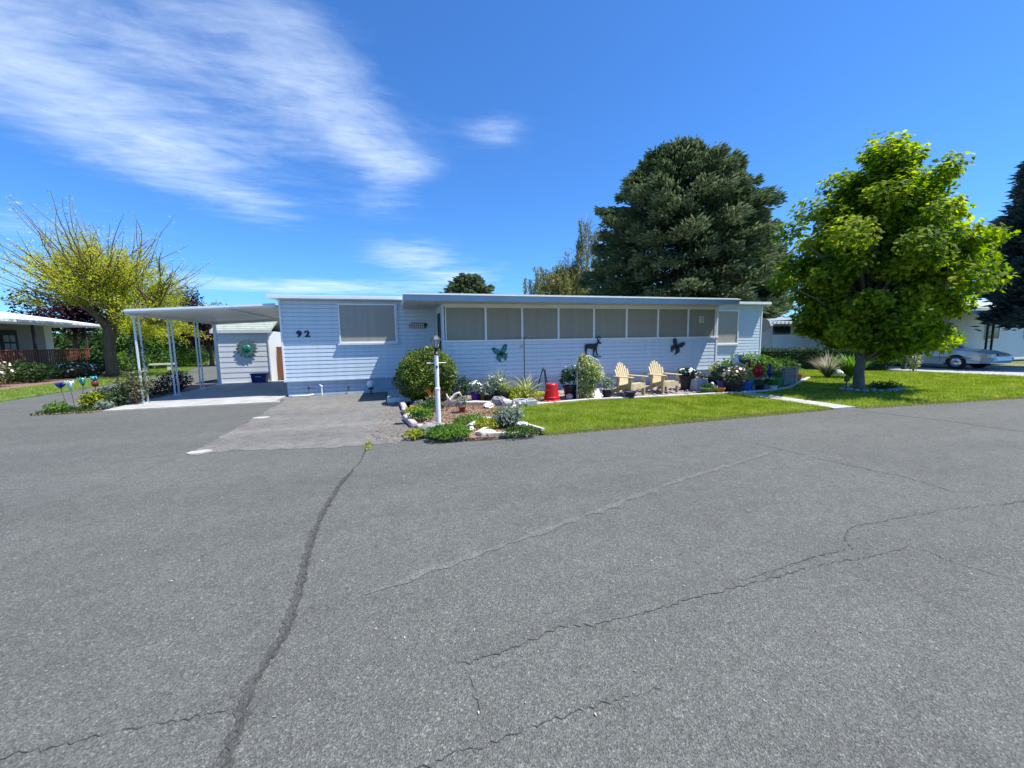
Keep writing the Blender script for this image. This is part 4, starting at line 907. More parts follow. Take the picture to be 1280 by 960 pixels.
# pale saloon car, nose towards the street
def car(x, y):
    m_car = mat('pale blue car paint', (.42, .50, .53), .18, .03, 2, metal=.25, spec=.6); m_tyre = mat('tyre rubber', (.02, .02, .02), .8); m_chr = mat('chrome', (.6, .62, .64), .15, .05, 5, metal=.9)
    m_lamp = mat('headlight glass', (.5, .54, .56), .08, .1, 8, spec=.9); m_bump = mat('bumper plastic', (.27, .30, .31), .4)
    c = thing('parked_car', 'pale blue saloon car parked nose out under the carport on the right', 'car', (x, y, .02))
    def arch(cy, r=.37, n=10): return [(cy+r*math.cos(PI*k/n), .30+r*math.sin(PI*k/n)) for k in range(n+1)]
    W2 = .92
    # side outline in (y along the car, z); the nose is at y = 0, the tail at 5.1
    prof = [(.04, .30), (.0, .42), (.03, .60), (.12, .70), (.5, .79), (1.0, .85), (1.55, .89), (3.95, .93), (4.6, .92), (5.02, .88), (5.1, .7), (5.08, .38), (5.0, .30)]
    low = [(4.45, .30)] + arch(4.05)[0:] + [(3.6, .22), (1.5, .22)] + arch(1.06) + [(.65, .28)]
    poly = prof + low
    b = MB(); secs = (-1, -.93, -.72, .72, .93, 1)
    vs = []; n = len(poly)
    for s_ in secs:
        for (yy, zz) in poly:
            tuck = max(0, .45-yy)*.45 + max(0, yy-4.7)*.3; xx = s_*(W2-tuck); crown = 0 if abs(s_) > .99 else (.025 if abs(s_) > .9 else .045)
            vs.append((xx - (.05*math.copysign(1, s_)*max(0, (zz-.62)/.3) if abs(s_) > .9 else 0), yy - (0 if abs(s_) > .9 else .10*max(0, 1-yy*2)), zz + (crown if zz > .75 else 0)))
    fs = [tuple(range(n-1, -1, -1)), tuple((len(secs)-1)*n+k for k in range(n))]
    for i in range(len(secs)-1):
        for k in range(n): fs.append((i*n+k, i*n+(k+1) % n, (i+1)*n+(k+1) % n, (i+1)*n+k))
    body = b.add(vs, fs).build('body', m_car, c)
    # cabin: glass house with pillars and a roof
    def cabin(wb, wt, y0_, y1_, y2_, y3_, z0_, z1_):
        return [(-wb, y0_, z0_), (wb, y0_, z0_), (wb, y3_, z0_), (-wb, y3_, z0_), (-wt, y1_, z1_), (wt, y1_, z1_), (wt, y2_, z1_), (-wt, y2_, z1_)]
    F6 = [(0, 3, 2, 1), (4, 5, 6, 7), (0, 1, 5, 4), (1, 2, 6, 5), (2, 3, 7, 6), (3, 0, 4, 7)]
    MB().add(cabin(.80, .60, 1.50, 2.25, 3.45, 4.15, .90, 1.36), F6).build('windows', m_glassd, c, bevel=.02)
    rfc = MB().add(cabin(.62, .56, 2.2, 2.35, 3.35, 3.5, 1.345, 1.42), F6).build('roof', m_car, c, bevel=.03)
    for sx in (-1, 1):
        for a, q in (((.81, 1.47, .9), (.61, 2.24, 1.37)), ((.82, 2.75, .9), (.625, 2.78, 1.37)), ((.81, 4.18, .9), (.61, 3.46, 1.37))):
            MB().bar((sx*a[0], a[1], a[2]), (sx*q[0], q[1], q[2]), .05, .06).build('pillar', m_car, c)
        d = MB().box(sx*.918-.006, sx*.918+.006, 1.62, 1.635, .32, .88).build('door_seam', m_dark, c); MB().box(sx*.918-.006, sx*.918+.006, 2.78, 2.795, .32, .9).build('door_seam', m_dark, c)
        MB().box(sx*.925-.012, sx*.925+.012, .55, 4.9, .50, .535).build('side_trim', m_chr, c)
        MB().box(sx*.91-.02, sx*.91+.02, 2.5, 2.68, .74, .77).build('door_handle', m_chr, c)
        MB().box(sx*.97-.09, sx*.97+.09, 1.75, 1.88, .95, 1.07).build('mirror', m_car, c, bevel=.03)
        h = MB().prism([(sx*.42, .60), (sx*.74, .58), (sx*.74, .70), (sx*.42, .71)], .0, .2).build('headlight', m_lamp, c)
        MB().box(sx*.80-.03, sx*.80+.03, .12, .42, .58, .68).build('side_lamp', mat('amber lens', (.5, .3, .12), .2), c)
        MB().box(sx*.6-.2, sx*.6+.2, 5.06, 5.12, .66, .82).build('tail_light', mat('red lens', (.3, .02, .02), .2), c)
        for cy in (1.06, 4.05):
            ty = MB().lathe([(.2, -.1), (.30, -.11), (.33, -.06), (.33, .06), (.30, .11), (.2, .1)], 24, (sx*.80, cy, .31), 'x').build('wheel', m_tyre, c, smooth=False)
            MB().lathe([(.02, .125*sx), (.1, .12*sx), (.19, .10*sx), (.205, .09*sx), (.205, .0)], 20, (sx*.80, cy, .31), 'x').build('rim', m_chr, ty)
            MB().box(min(sx*.3, sx*.86), max(sx*.3, sx*.86), cy-.36, cy+.36, .31, .64).build('wheel_well', m_black, c)
    MB().box(-.38, .38, -.06, .04, .56, .70).build('grille', m_black, c)
    for k in range(9): MB().box(-.36+k*.09-.01, -.36+k*.09+.01, -.075, -.061, .57, .69).build('grille_bar', m_chr, c)
    MB().add([(-.86, .05, .30), (.86, .05, .30), (.86, .3, .30), (-.86, .3, .30), (-.80, -.06, .53), (.80, -.06, .53), (.90, .28, .53), (-.90, .28, .53)], F6).build('bumper', m_bump, c, bevel=.03)
    return c
car(25.5, 10.55)

# ------------------------------------------------------------------ garden in front of the house
m_pine = mat('pale pine', (.60, .49, .29), .65, .16, 4, bump=.15, stretch=(6, 6, .8)); m_pine2 = mat('pine in the grain', (.48, .37, .21), .7, .2, 4, bump=.15, stretch=(6, 6, .8))
m_gal = mat('grey weathered wood', (.32, .29, .26), .85, .2, 5, bump=.3, stretch=(1, 5, 5))
m_edge = mat('pinkish concrete edging', (.46, .39, .35), .85, .18, 7, bump=.4)
m_stw = mat('white stone', (.62, .61, .58), .8, .12, 6, bump=.4); m_stg = mat('grey stone', (.26, .25, .25), .85, .25, 6, bump=.5)
m_timber = mat('pale timber', (.55, .48, .38), .8, .2, 5, bump=.3)
m_blk = mat('black plastic', (.015, .015, .017), .45, .2, 8); m_red = mat('red plastic', (.55, .008, .012), .35, .06, 4)

# pale kerb between lawn and gravel, piece by piece
t = thing('concrete_kerb', 'thin pale concrete kerb between the front lawn and the gravel bed', 'kerb', (0, 0, 0))
cur = [(2.8, 9.17), (4.85, 9.40), (6.8, 9.18), (8.7, 9.06), (10.5, 8.98), (11.66, 9.26), (13.4, 10.25), (15.2, 11.28)]
for a, b in zip(cur[:-1], cur[1:]):
    va = Vector((*a, .035)); vb = Vector((*b, .035)); k = max(1, round((vb-va).length/.9))
    for i in range(k): MB().bar(va.lerp(vb, (i+.012)/k), va.lerp(vb, (i+1-.012)/k), .11, .10).build('kerb_piece', m_conc, t, bevel=.012)

# landing and steps at the porch end
t = thing('concrete_landing', 'low concrete landing with its sunlit front edge coloured white left of the round shrub', 'step', (0, 0, 0))
MB().box(-.30, 1.34, 11.36, 13.76, -.02, .125).build('slab', m_concg, t, bevel=.006); MB().box(-.31, 1.30, 11.30, 11.357, -.02, .13).build('sunlit_edge', m_white, t)  # sunlight on the front edge is put into the colour as a white strip
t = thing('porch_steps', 'grey steps with a sloping handrail up to the porch end door', 'steps', (0, 0, 0))
for k in range(2): MB().box(.55+k*.4, 1.34, 12.3, 13.5, .127+k*.16, .285+k*.16).build('step', m_concg, t)
MB().tube([(1.28, 12.2, 1.42), (.25, 12.2, .86), (.2, 12.2, .8)], .022).build('handrail', m_black, t)
MB().tube([(1.28, 12.22, 1.22), (.3, 12.22, .70)], .016).build('lower_rail', m_white, t)
for x, z in ((1.26, 1.42), (.3, .88)): MB().tube([(x, 12.21, .05), (x, 12.21, z)], .016).build('newel', m_white, t)
MB().box(PX0-.012, PX0-.001, 12.45-HY, 13.35-HY, .5, 2.55).build('porch_door', m_dark, house)

# clipped round shrub and neighbours
lf_clip = leafmat('clipped shrub leaves', [(.015, .035, .006), (.05, .095, .014), (.14, .20, .025), (.42, .44, .09)], .3, .35, 2.2)
t = thing('round_shrub', 'big clipped round green shrub by the concrete landing', 'shrub', (.78, 11.05, .03))
ellipsoid_leaves(15000, (0, 0, .72), (.80, .78, .72), .055, .030, lf_clip, 'foliage', t, LEAF, .78, upb=.6)
b = MB(); [b.tube([(0, 0, -.03), (.2*math.cos(a), .2*math.sin(a), .35), (.5*math.cos(a), .5*math.sin(a), .8)], [.03, .02, .008], 5) for a in (0, 1.3, 2.6, 3.9, 5.2)]
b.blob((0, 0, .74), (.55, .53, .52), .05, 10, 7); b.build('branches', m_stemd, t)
bush('dark_shrub', 'dark loose shrub tucked against the right side of the round clipped shrub', 1.72, 11.2, .34, .62, lf_dark, 900, .06)
t = thing('dry_fern', 'rust brown dry fern under the front of the round shrub', 'plant', (*G(541, 507), .05)); strappy(60, .55, .03, lf_dry, t, 'leaves', .4, spread=.7)

# lamp post
lx, ly = G(548.5, 531)
t = thing('lamp_post', 'white lamp post with a small black lantern in the corner bed', 'lamp post', (lx, ly, .04))
MB().tube([(0, 0, -.05), (0, 0, .68)], .048, 16).build('lower_post', m_white, t, smooth=False); MB().lathe([(.050, .66), (.055, .68), (.055, .70), (.042, .72)], 16).build('collar', m_white, t)
MB().tube([(0, 0, .72), (0, 0, 1.36)], .040, 16).build('upper_post', m_white, t)
MB().tube([(-.19, 0, 1.20), (.19, 0, 1.20)], .010, 6).build('ladder_bar', m_white, t)
lan = MB().lathe([(.05, 1.36), (.058, 1.38), (.03, 1.42), (.028, 1.46), (.05, 1.48), (.055, 1.5)], 12).build('lantern', m_black, t)
MB().lathe([(.048, 1.50), (.085, 1.64)], 6).build('glass', mat('lantern glass', (.55, .56, .52), .15, .08, 8, alpha=.8), lan)
for k in range(6):
    a = PI*k/3; MB().bar((.05*math.cos(a), .05*math.sin(a), 1.50), (.088*math.cos(a), .088*math.sin(a), 1.645), .009, .009).build('glazing_bar', m_black, lan)
MB().lathe([(.11, 1.645), (.105, 1.66), (.055, 1.72), (.02, 1.745), (.012, 1.77), (.018, 1.785), (.004, 1.81)], 6).build('cap', mat('pewter cap', (.10, .105, .11), .35, .1, 5, metal=.5), lan)
MB().box(-.016, .016, -.058, -.041, 1.10, 1.15).build('light_sensor', m_black, t)

# edging blocks down the drive side of the bed
edge = [(502, 505, 506, 514), (505, 515, 511.5, 524), (507, 524.5, 518, 535), (524, 537, 536, 547.5), (539, 546.5, 550, 548.5), (598, 546, 606, 548)]
lab = ['dark shaded edging block farthest up the drive side of the bed', 'pinkish edging block second from the top of the drive side', 'pinkish edging block third along the drive side of the bed', 'large pinkish edging block at the street corner of the bed', 'small pale edging block just right of the street corner block', 'short pale edging block by the end of the slanting timber']
for (a, b_, c, d), l_ in zip(edge, lab):
    p = Vector((*G(a, b_), .06)); q = Vector((*G(c, d), .06)); o = MB().bar(p, q, .14, .12).build('edging_block', m_edge, bevel=.04); tag(o, l_, 'edging block', 'edging blocks round the corner bed')
for (a, b_, c, d, w, l_) in ((596, 547, 622, 531, .10, 'pale timber slanting across the corner bed left of the black pot'), (653, 534, 679, 542, .10, 'pale timber between the lawn and the corner bed right of the black pot'),
        (609, 548, 661, 546, .08, 'long low timber lying along the street edge of the corner bed'), (637, 518, 644, 510, .12, 'short pale timber between the mulch and the lawn behind the black pot')):
    p = Vector((*G(a, b_), .07)); q = Vector((*G(c, d), .07)); tag(MB().bar(p, q, w*.75, .06).build('edging_timber', m_timber, bevel=.012), l_, 'timber', 'edging timbers of the corner bed')

def stone(px, py, r, m, label, z=.05):
    o = MB().blob((0, 0, r[2]*.6), r, .16, 9, 6).build('stone', m, loc=(*G(px, py), z)); o.rotation_euler = (0, 0, random.uniform(0, 6)); return tag(o, label, 'stone', 'loose stones in the beds')
stone(624, 508, (.25, .17, .13), m_stg, 'large grey boulder among the pots of the corner bed')
stone(633, 509, (.17, .08, .10), m_stw, 'white stone leaning on the right of the grey boulder')
stone(611, 511, (.26, .12, .06), m_stw, 'long flat white stone left of the grey boulder')
stone(604, 529, (.32, .15, .05), m_stw, 'large flat white stone in the middle of the corner bed'); stone(597, 535, (.22, .12, .05), m_stw, 'flat white stone below the large flat white one')
stone(583, 543, (.22, .10, .05), m_stw, 'flat white stone nearest the street in the green ground cover')
stone(652, 538, (.13, .10, .08), m_stw, 'round white stone right of the black pot of silvery leaves'); stone(540, 541, (.28, .16, .09), m_stg, 'grey green flat stone at the foot of the lamp post')
stone(612, 546, (.14, .08, .05), m_stw, 'small white stone on the street side of the slanting timber'); stone(517, 534, (.07, .06, .05), m_stw, 'small white stone between two edging blocks')
stone(1048, 470, (.35, .25, .2), m_stw, 'pale rock between the pink grass and the iris clump', .03)
stone(712, 500, (.14, .10, .08), m_stw, 'pale stone between the black pot and the vine'); stone(728, 500, (.12, .09, .08), m_stg, 'grey stone at the foot of the variegated vine')
# driftwood
t = thing('driftwood', 'bleached driftwood branch lying right of the lamp post', 'driftwood', (*G(567, 511), .06)); m_drift = mat('bleached driftwood', (.58, .55, .52), .8, .15, 5, bump=.3)
MB().tube([(-.25, 0, .02), (-.1, .03, .12), (.05, 0, .30), (.15, -.02, .34), (.22, 0, .22)], [.05, .045, .035, .03, .02], 7).build('branch', m_drift, t, smooth=True)
MB().tube([(-.05, .02, .1), (-.15, -.05, .25), (-.17, -.06, .33)], [.04, .025, .012], 6).build('fork', m_drift, t, smooth=True); MB().tube([(-.35, .05, .05), (.55, .1, .06), (.95, .0, .05)], [.05, .045, .03], 6).build('log', m_drift, t, smooth=True)
# ground cover and bark
def cover(px, py, r, h, m, label, n=700, L=.05, cat='ground cover'):
    t = thing('cover_plant', label, cat, (*G(px, py), .045), 0, 'low plants in the corner bed'); ellipsoid_leaves(n, (0, 0, h*.4), (r, r*.8, h*.6), L, L*.5, m, 'foliage', t, LEAF, .3, -.35); return t
cover(527, 528, .26, .26, lf_bright, 'bright green mound left of the lamp post base'); cover(541, 517, .28, .28, lf_green, 'green leafy plant just behind the lamp post'); cover(518, 521, .22, .18, lf_lime, 'yellow green low plant inside the second edging block')
cover(518, 549, .17, .12, lf_lime, 'small yellow green tuft growing outside the edging blocks', 350); cover(562, 549, .37, .2, lf_bright, 'broad bright green mound spilling over the street edge', 2600, .045); cover(588, 532, .34, .16, lf_bright, 'feathery green mound behind the flat white stones', 1100, .04)
cover(612, 537, .30, .16, lf_lime, 'yellow green moss between the flat stones and the timber', 900); cover(650, 546, .3, .14, lf_green, 'grey green low plant at the street edge below the right timber', 600); cover(540, 508, .16, .24, lf_silver, 'silver leafed plant under the round shrub', 350)
cover(622, 519, .22, .12, lf_lime, 'pale sprouting plant in the mulch before the boulder', 250, .04); cover(669, 500, .35, .2, lf_gold, 'golden low plant left of the red bucket', 700, .05); cover(536, 546, .2, .12, lf_silver, 'grey low plant behind the corner edging block', 350); cover(525, 513, .16, .2, lf_silver, 'white flowering low plant close to the landing', 300)
chips = sample_poly([(.5, 6.9), (1.6, 6.8), (1.9, 7.6), (2.6, 8.9), (2.0, 10.8), (.6, 10.4), (.4, 8.5)], 2600); n = len(chips)
kind(obj('bark_chips', rawmesh('bark_chips', cards(np.column_stack([chips, np.full(n, .05)+rng.random(n)*.02]), rdir(n)*np.array([1, 1, .25]), unit(rdir(n)*.5+np.array([0, 0, 1])), .05*(.5+rng.random(n)), .022, OBL), None, leafmat('bark chips', [(.10, .05, .03), (.25, .14, .08), (.42, .32, .24)], 0))), 'stuff')
peb = MB()
for x, y in sample_poly([(2.9, 9.35), (11.5, 9.35), (15, 11.4), (15.4, 13.6), (11.6, 13.6), (11.5, 11.8), (2.2, 11.8)], 900):
    q = random.uniform(.015, .05); peb.blob((x, y, .03), (q*1.3, q, q*.7), .2, 5, 3)
kind(peb.build('bed_gravel', mat('mixed gravel stones', (.36, .31, .29), .9, .45, 1.2)), 'stuff')

# potted plants
def pot(label, px, py, r, h, m, plant=None, lm=None, pr=0, ph=0, L=.06, n=400, bl=None, z=.03, cat='flower pot', name='flower_pot', xy=None):
    t = thing(name, label, cat, (*(xy or G(px, py)), z), 0, 'pots in the front garden')
    MB().lathe([(r*.72, 0), (r*.95, h*.86), (r*.86, h*.86)], 18).build('pot', m, t, smooth=False)
    MB().lathe([(r*.96, h*.84), (r*1.06, h*.86), (r*1.06, h), (r*.92, h), (r*.9, h*.87)], 18).build('rim', m, t)
    MB().lathe([(r*.88, h*.80), (r*.88, h*.872), (.005, h*.90)], 14).build('soil', m_soil, t)
    if plant == 'bush': ellipsoid_leaves(n, (0, 0, h+ph*.38), (pr, pr, ph*.5), L, L*.55, lm, 'foliage', t, LEAF, .25, -.6)
    if plant == 'strap': strappy(n, ph, L, lm, t, 'leaves', .6, (0, 0, h*.85), 1.0)
    if plant == 'trail': ellipsoid_leaves(n, (0, 0, h*.95), (pr, pr, ph*.5), L, L*.3, lm, 'foliage', t, LEAF, .35, -.8)
    if bl: blossoms(bl[0], (0, 0, h+ph*.42), (pr, pr, ph*.5), bl[1], bl[2], t)
    return t
m_pur = mat('purple glaze', (.07, .02, .22), .3, .1, 5); m_nav = mat('navy glaze', (.012, .02, .07), .3, .1, 5); m_bl = mat('blue glaze', (.02, .12, .42), .25, .1, 5); m_gr = mat('green glaze', (.03, .16, .05), .35, .15, 5)
m_org = mat('orange glaze', (.65, .20, .015), .35, .1, 5); m_ter = mat('terracotta', (.38, .13, .06), .8, .12, 6); m_yel = mat('yellow plastic', (.65, .46, .03), .4, .1, 5); m_pt = mat('plum pot', (.16, .12, .3), .5, .15, 5)
w_b = mat('white petals', (.78, .77, .74), .6, .04, 3); p_b = mat('pink petals', (.7, .35, .42), .6, .1, 3); y_b = mat('yellow petals', (.75, .58, .08), .6, .1, 3); pale_b = mat('pale pink petals', (.72, .6, .55), .6, .1, 3)
pot('small red pot of pale leaves in the mulch right of the lamp post', 578, 518, .075, .13, mat('red clay glaze', (.33, .02, .015), .5), 'bush', lf_silver, .15, .28, .05, 260)
pot('deep purple pot with white flowers behind the driftwood', 595, 503, .15, .25, m_pur, 'bush', lf_silver, .2, .35, .06, 350, (18, .06, w_b))
pot('yellow tapered pot right of the deep purple pot', 604, 502, .13, .20, m_yel, 'bush', lf_lime, .12, .12, .05, 150)
pot('wide black pot of silvery trailing leaves on the street side of the bed', 636, 536, .20, .24, m_blk, 'trail', lf_silver, .29, .36, .08, 620)
pot('black pot of spiky pale leaves behind the grey boulder', 629, 504, .2, .28, m_blk, 'strap', lf_varieg, 0, .55, .03, 90)
pot('black pot of broad green leaves left of the spiky potted plant', 619, 503, .18, .25, m_blk, 'bush', lf_silver, .32, .5, .08, 500, (14, .06, w_b))
pot('small dark pot with a bushy grey plant right of the yellow pot', 611, 504, .14, .18, m_blk, 'bush', lf_silver, .24, .34, .06, 420, (12, .05, w_b))
pot('dark pot of tall feathery leaves against the porch skirt', 0, 0, .18, .3, m_blk, 'strap', lf_silver, 0, .75, .025, 120, xy=(2.9, 11.2))
pot('black pot of dark glossy leaves left of the variegated vine', 714, 498, .24, .34, m_blk, 'bush', lf_dark, .36, .6, .08, 600, (14, .05, w_b))
pot('small black pot with a grey plant right of the variegated vine', 758, 498, .16, .2, m_blk, 'bush', lf_silver, .24, .4, .07, 350)
pot('empty dark blue pot on the gravel before the left wooden chair', 787, 499.5, .17, .2, m_nav)
pot('tall black pot with white and pale blue flowers right of the chairs', 858, 488, .22, .44, m_blk, 'bush', lf_dark, .24, .28, .07, 420, (34, .09, w_b))
pot('low dark green pot beside the kerb', 885, 493, .24, .16, m_gr, 'bush', lf_green, .2, .14, .05, 200)
pot('navy pot under the little black table', 893, 486, .2, .28, m_nav, 'bush', lf_green, .2, .15, .05, 150)
pot('plum coloured pot of pale geraniums', 904, 490, .2, .32, m_pt, 'bush', lf_rose, .34, .5, .09, 420, (30, .08, pale_b))
pot('small orange pot by the kerb in front of the plum pot', 899, 493.5, .15, .18, m_org)
pot('wide black pot of pale leafy flowers left of the bright blue pot', 917, 492, .28, .32, m_blk, 'bush', lf_rose, .36, .5, .09, 500, (34, .08, pale_b))
pot('bright blue glazed pot at the right of the black pot', 929.5, 489, .24, .30, m_bl, 'bush', lf_varieg, .26, .3, .07, 300)
pot('terracotta pot standing alone at the right end of the bed', 995, 477, .19, .24, m_ter)
pot('small green bucket pot left of the grey slatted box', 970, 484, .17, .30, mat('bright green plastic', (.03, .28, .07), .4, .1, 5), 'bush', lf_bright, .16, .25, .05, 220)
for k, (px, py, m, l_) in enumerate(((940, 488, m_stg, 'small grey stone pot left of the low plank bench'), (949, 488.5, m_blk, 'small black pot under the left end of the plank bench'), (958, 488, m_concg, 'small concrete pot before the plank bench'), (966, 489, m_stw, 'little white pot at the kerb corner'))):
    pot(l_, px, py, .12, .15, m, 'bush', (lf_silver, lf_green, lf_dark, lf_bright)[k], .15, .2, .05, 200)
# yucca in the two low rings
t = thing('yucca_plant', 'spiky yellow striped yucca behind the low ring planters', 'plant', (*G(658, 503), .03)); strappy(110, .72, .04, lf_varieg, t, 'leaves', .45, (0, 0, .1), 1.15)
bush('golden_sedge', 'rust and gold sedge mound left of the yucca', *G(646, 503), .3, .38, lf_gold, 600, .08)
for px, l_ in ((650.5, 'low round ornamental concrete planter at the lawn corner'), (662.5, 'low square ornamental concrete planter right of the round one')):
    t = thing('ring_planter', l_, 'planter', (*G(px, 509), .03)); sq = px > 655
    MB().lathe([(.15, 0), (.19, .02), (.2, .14), (.17, .17), (.13, .16), (.12, .05)], 4 if sq else 18, a0=PI/4).build('bowl', m_concg, t)
    for k in range(4 if sq else 8):
        a = 2*PI*(k+.5)/(4 if sq else 8); rr = .145 if sq else .198
        MB().blob((rr*math.cos(a), rr*math.sin(a), .09), (.045, .045, .045), .05, 7, 5).build('boss', m_stw, t, smooth=True)
    MB().lathe([(.125, .05), (.125, .13), (.01, .14)], 12).build('soil', m_soil, t)

# upturned red bucket
t = thing('red_bucket', 'bright red bucket turned upside down by the kerb', 'bucket', (*G(689.5, 501.5), .03))
MB().lathe([(.245, .0), (.25, .02), (.215, .035), (.20, .06), (.165, .40), (.155, .44), (.14, .455), (.01, .46)], 28).build('bucket', m_red, t, smooth=False)
MB().lathe([(.212, .07), (.222, .08), (.218, .1), (.205, .11)], 28).build('rim_band', m_red, t)
MB().tube([(-.2, -.02, .1), (-.235, -.1, .2), (-.19, -.13, .28), (-.10, -.17, .29)], .012, 6).build('handle', m_red, t)
# black tripod stand behind the bucket
t = thing('tripod_stand', 'little black three legged stand behind the red bucket', 'plant stand', (*G(680, 497), .02))
for k in range(3):
    a = 2*PI*k/3+.5; MB().tube([(.04*math.cos(a), .04*math.sin(a), .78), (.26*math.cos(a), .26*math.sin(a), 0)], .016, 6).build('leg', m_black, t)
MB().lathe([(.06, .76), (.07, .79), (.03, .82), (.012, .86)], 10).build('cap', m_black, t)
# shepherd's hook
t = thing('hook_pole', 'tall thin black garden hook pole before the porch', 'garden hook', (3.66, 11.2, .02))
MB().tube([(0, 0, -.1), (0, 0, 1.74)], .014, 6).build('pole', m_black, t)
for sx in (-1, 1): MB().tube([(0, 0, 1.70), (sx*.12, 0, 1.76), (sx*.24, 0, 1.73), (sx*.26, 0, 1.68)], .009, 6).build('hook', m_black, t)
orn = MB().tube([(-.02, -.02, 1.47), (-.16, -.02, 1.44)], .012, 6).build('dragonfly', m_black, t)
for sx, sz in ((-.12, .09), (-.05, .08), (-.13, -.06), (-.06, -.06)): MB().bar((-.08, -.02, 1.455), (-.08+sx+.08, -.02, 1.455+sz), .02, .006).build('wing', m_mt, orn)

# variegated vine on a white trellis
t = thing('variegated_vine', 'tall column of cream variegated vine climbing a thin white trellis', 'vine', (*G(736, 500), .03)); t.scale = (.95, .95, .84)
tr = MB(); 
for sx in (-.37, .42): tr.tube([(sx, 0, 0), (sx, 0, .9), (sx*.7, 0, 1.25), (0, 0, 1.42)], .010, 6)
for z in (.3, .6, .9): tr.tube([(-.37, 0, z), (.42, 0, z)], .008, 5)
tr.build('trellis', m_white, t)
P = []; 
for (x, z, r, n) in ((-.12, .18, .26, 700), (-.05, .45, .26, 800), (-.1, .7, .30, 900), (.08, .85, .36, 1400), (-.08, 1.05, .32, 1100), (-.16, 1.25, .2, 500), (-.2, 1.42, .09, 100), (.3, .75, .18, 350)):
    d = rdir(n); P.append(np.array([x, 0, z]) + d*np.array([r, r*.8, r])*(.45+.6*rng.random(n))[:, None])
P = np.concatenate(P); n = len(P); Nn = unit(rdir(n)+np.array([.2, -.4, .5])); D = unit(rdir(n)+np.array([0, 0, -.5]))
obj('leaves', rawmesh('leaves', cards(P, D, Nn, .065*(.6+.7*rng.random(n)), .035, LEAF), None, lf_varieg), t)
b = MB(); [b.tube([(x, 0, -.02), (x*.6, .05, .6), (-x*.3, 0, 1.2)], [.018, .012, .005], 5) for x in (-.15, .02, .16)]; b.build('stem', m_wood, t)
t = thing('pink_bloom', 'single pink bloom on a stem right of the vine', 'flower', (*G(744, 499), .03)); MB().tube([(0, 0, 0), (.01, 0, .42)], .008, 5).build('stem', m_stem, t)
for k in range(6): MB().blob((.05*math.cos(k*1.05), .05*math.sin(k*1.05), .46), (.06, .06, .03), .1, 6, 4).build('petal', p_b, t, smooth=True)
t = MB().box(-.14, .14, -.02, .02, 0, .26).build('white_tile', m_stw, loc=(*G(750, 500), .04), bevel=.006); t.rotation_euler = (-.5, -.45, .3); tag(t, 'tilted white square tile leaning at the foot of the vine', 'garden tile')

# wooden garden chairs
def chair(label, x, y, rz, lean=.0):
    t = thing('garden_chair', label, 'chair', (x, y, .03), rz, 'wooden garden chairs before the porch')
    for sx in (-1, 1):
        MB().box(sx*.30-.025, sx*.30+.025, -.36, -.26, 0, .555).build('leg', m_pine2, t, bevel=.004)
        MB().bar((sx*.262, -.27, .36), (sx*.262, .50, .05), .035, .11).build('leg', m_pine2, t)
        MB().box(sx*.315-.02, sx*.315+.02, .12, .21, 0, .555).build('arm_post', m_pine2, t)
        MB().box(sx*.325-.075, sx*.325+.075, -.42, .30, .557, .58).build('armrest', m_pine, t, bevel=.006)
    MB().box(-.275, .275, -.365, -.34, .22, .375).build('apron', m_pine, t, bevel=.004)
    for k in range(5): MB().bar((-.30, -.30+k*.105, .385-k*.022), (.30, -.30+k*.105, .385-k*.022), .092, .02).build('seat_slat', m_pine, t)
    tops = [.80, .90, .97, .99, .95, .87, .77] if lean else [.77, .87, .95, .99, .95, .87, .77]
    for k in range(7):
        u = (k-3)/3; xb, xt = u*.20, u*.275; zt = tops[k]
        yb, yt = .16, .16+(zt-.28)*.36
        MB().bar((xb, yb, .26), (xt, yt, zt), .068, .02, (0, -1, .36)).build('back_slat', m_pine, t, bevel=.005)
    t.scale = (.93, .93, .95)
    for z in (.42, .72): MB().bar((-.27, .19+(z-.28)*.36, z), (.27, .19+(z-.28)*.36, z), .025, .06).build('back_rail', m_pine2, t)
    return t
chair('pale wooden garden chair with the dark blue pot before it', 6.46, 9.98, R(16)); chair('pale wooden garden chair beside the tall black flower pot', 7.70, 10.1, R(7), .1)
# clutter at the right end of the bed
o = MB().box(-.20, .20, -.15, .15, 0, .36).build('concrete_block', mat('rough pale concrete', (.45, .44, .44), .9, .2, 7, bump=.6), loc=(*G(873, 489), .02), bevel=.015); tag(o, 'rough pale concrete block right of the tall black flower pot', 'block')
t = thing('side_table', 'little black table standing among the pots', 'table', (*G(889, 485), .02)); MB().box(-.30, .30, -.2, .2, .34, .38).build('top', m_black, t, bevel=.005)
for sx in (-.25, .25):
    for sy in (-.15, .15): MB().box(sx-.02, sx+.02, sy-.02, sy+.02, 0, .34).build('leg', m_black, t)
t = thing('white_duck', 'small white ceramic duck by the orange pot', 'ornament', (*G(893, 491.5), .03)); m_cer = mat('white ceramic', (.75, .74, .7), .3)
MB().blob((0, 0, .12), (.12, .09, .10), .03, 12, 8).build('body', m_cer, t, smooth=True); MB().blob((-.09, 0, .25), (.055, .05, .06), .02, 10, 7).build('head', m_cer, t, smooth=True); MB().lathe([(.02, 0), (.004, .06)], 7, (-.14, 0, .245), 'x').build('beak', m_org, t)
t = thing('white_planter', 'white curled planter with pale leaves behind the plum pot', 'planter', (*G(895, 484), .03)); MB().lathe([(.14, 0), (.2, .26), (.18, .42), (.13, .5), (.12, .4)], 16).build('bowl', m_cer, t, smooth=True); ellipsoid_leaves(350, (0, 0, .6), (.26, .26, .2), .08, .05, lf_varieg, 'foliage', t, LEAF, .2)
t = thing('wicker_wreath', 'round straw coloured wicker hoop standing upright behind the pots', 'wreath', (*G(922, 484), .03)); m_straw = mat('straw', (.55, .45, .29), .85, .25, 14, bump=.5)
